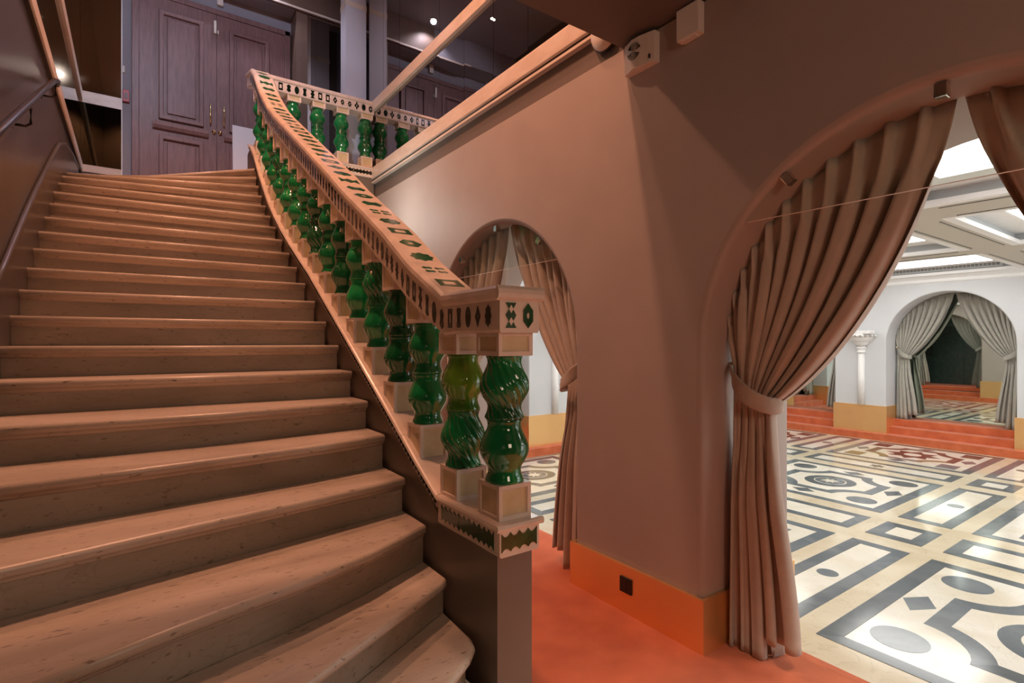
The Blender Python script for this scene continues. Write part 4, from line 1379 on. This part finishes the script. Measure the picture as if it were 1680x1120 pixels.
# red manual call point and white button
o = empty('alarm_call_point', (-0.07, YD - 0.001, 4.47)); tag(o, 'small red alarm call point on the grey strip left of the door', 'alarm button')
box(-0.035, 0.03, -0.03, 0, -0.07, 0.07).build('housing', 'red', o, 0.004); box(-0.02, 0.015, -0.034, -0.03, -0.03, 0.03).build('push_plate', 'wood', o)
o = box(-0.02, 0.0, -0.02, 0, -0.04, 0.04).build('wall_switch', 'white', bevel=0.004); o.location = (-0.085, YD - 0.001, 4.78); tag(o, 'tiny white switch on the grey strip above the red call point', 'switch')

# ------------------------------------------------------------------ handrail on the left wall
hr = empty('wall_handrail', (XL + 0.07, 3.9, 2.9)); tag(hr, 'dark bronze handrail with bracket on the left wall', 'handrail')
hinv = Matrix.Translation(-Vector(hr.location))
xr = XL + 0.075
o = MB().tube([(xr, 1.2, 1.56), (xr, 3.02, 2.505), (xr, 4.0, 3.01), (xr, 4.62, 3.315), (xr, 4.80, 3.38), (xr - 0.01, 4.87, 3.385), (xr - 0.05, 4.88, 3.38)], 0.017, 12).build('rail', 'bronze', hr); o.matrix_parent_inverse = hinv
for (y, z) in ((2.2, 2.04), (3.62, 2.77), (4.68, 3.31)):
    o = MB().tube([(xr, y, z + 0.01), (xr, y, z - 0.07), (xr - 0.02, y, z - 0.085), (XL, y, z - 0.085)], 0.007, 8).tube([(XL, y, z - 0.085), (XL + 0.008, y, z - 0.085)], 0.022, 12).build('bracket', 'bronze', hr); o.matrix_parent_inverse = hinv

# ------------------------------------------------------------------ devices on the arched wall
si = empty('wall_sounder', (XW, 2.075, 3.235)); tag(si, 'boxy beige wall sounder with round slotted grille under the soffit corner', 'alarm')
pr = [(-0.0, -0.125), (-0.045, -0.125), (-0.058, -0.08), (-0.072, -0.02), (-0.074, 0.04), (-0.060, 0.075), (-0.045, 0.125), (0.0, 0.125)]
MB().prism(pr, -0.095, 0.095, 'z').build('housing', 'white', si, 0.003)
gr_ = MB()
for k in range(5):
    r = 0.010 + k * 0.010
    for q in range(2):
        a0 = pi * q + 0.5; pts_o = []; pts_i = []
        for t in range(13):
            a = a0 + 2.5 * t / 12
            pts_o.append((0.02 + (r + 0.0011) * cos(a), 0.015 + (r + 0.0011) * sin(a))); pts_i.append((0.02 + (r - 0.0011) * cos(a), 0.015 + (r - 0.0011) * sin(a)))
        gr_.prism(pts_o + pts_i[::-1], -0.0765, -0.070, 'x')
gr_.build('grille_slots', 'black', si)
box(-0.064, -0.055, -0.098, -0.09, -0.07, -0.045).build('indicator', 'black', si)
so = empty('wall_detector', (XW, 1.745, 3.275)); tag(so, 'plain beige detector box on the wall right of the slotted sounder', 'alarm')
box(-0.055, 0.0, -0.075, 0.075, -0.11, 0.072).build('housing', 'white', so, 0.006)
box(-0.045, -0.005, -0.05, 0.05, -0.118, -0.108).build('foot', 'white', so, 0.002)
si.scale = (0.9, 0.9, 0.9); so.scale = (0.9, 0.92, 0.9)
# round siren half hidden behind the soffit edge
rs = empty('round_wall_lamp', (XW, 2.37, 3.50)); tag(rs, 'round pale wall lamp half hidden behind the soffit edge', 'lamp')
o = MB().lathe([(0.105, 0.0), (0.105, 0.03), (0.09, 0.05), (0.05, 0.062), (0.001, 0.065)], seg=28).build('shade', 'white', rs); o.rotation_euler = (0, -pi / 2, 0)
o = MB().lathe([(0.112, 0.0), (0.114, 0.012), (0.108, 0.018)], seg=28).build('ring', 'bronze', rs); o.rotation_euler = (0, -pi / 2, 0)
# socket on the baseboard
sk = empty('power_socket', (XW - 0.0225, 2.19, 0.168)); tag(sk, 'black double socket plate on the brass baseboard of the pier', 'socket')
box(-0.009, 0, -0.045, 0.045, -0.045, 0.045).build('plate', 'black', sk, 0.003)
for z in (-0.02, 0.02):
    o = MB().lathe([(0.013, 0), (0.013, 0.003)], seg=16).build('outlet', 'bronze', sk); o.rotation_euler = (0, -pi / 2, 0); o.location = (-0.009, 0, z)

# door under the landing, seen in the hall mirrors
gd = empty('green_door', (1.186, 6.6, 0)); tag(gd, 'dark green double door under the landing, seen reflected through the far arch', 'door')
for s in (-1, 1):
    lf_ = box(-0.0, 0.04, (-0.95 if s < 0 else 0.003), (-0.003 if s < 0 else 0.95), 0.003, 2.5).build('door_leaf', 'door_green', gd, 0.003)
    MB().tube([(0.04, s * 0.07, 1.05), (0.09, s * 0.07, 1.05), (0.09, s * 0.19, 1.05)], 0.009, 8).build('handle', 'chrome', lf_)
struct(box(1.166, 1.18, 5.2, 7.9, 0.0, 3.12), 'wall_door', 'door_green')
struct(box(-0.5, XW, 7.9, 8.0, 0, 3.12), 'wall_back', 'paint_dark')
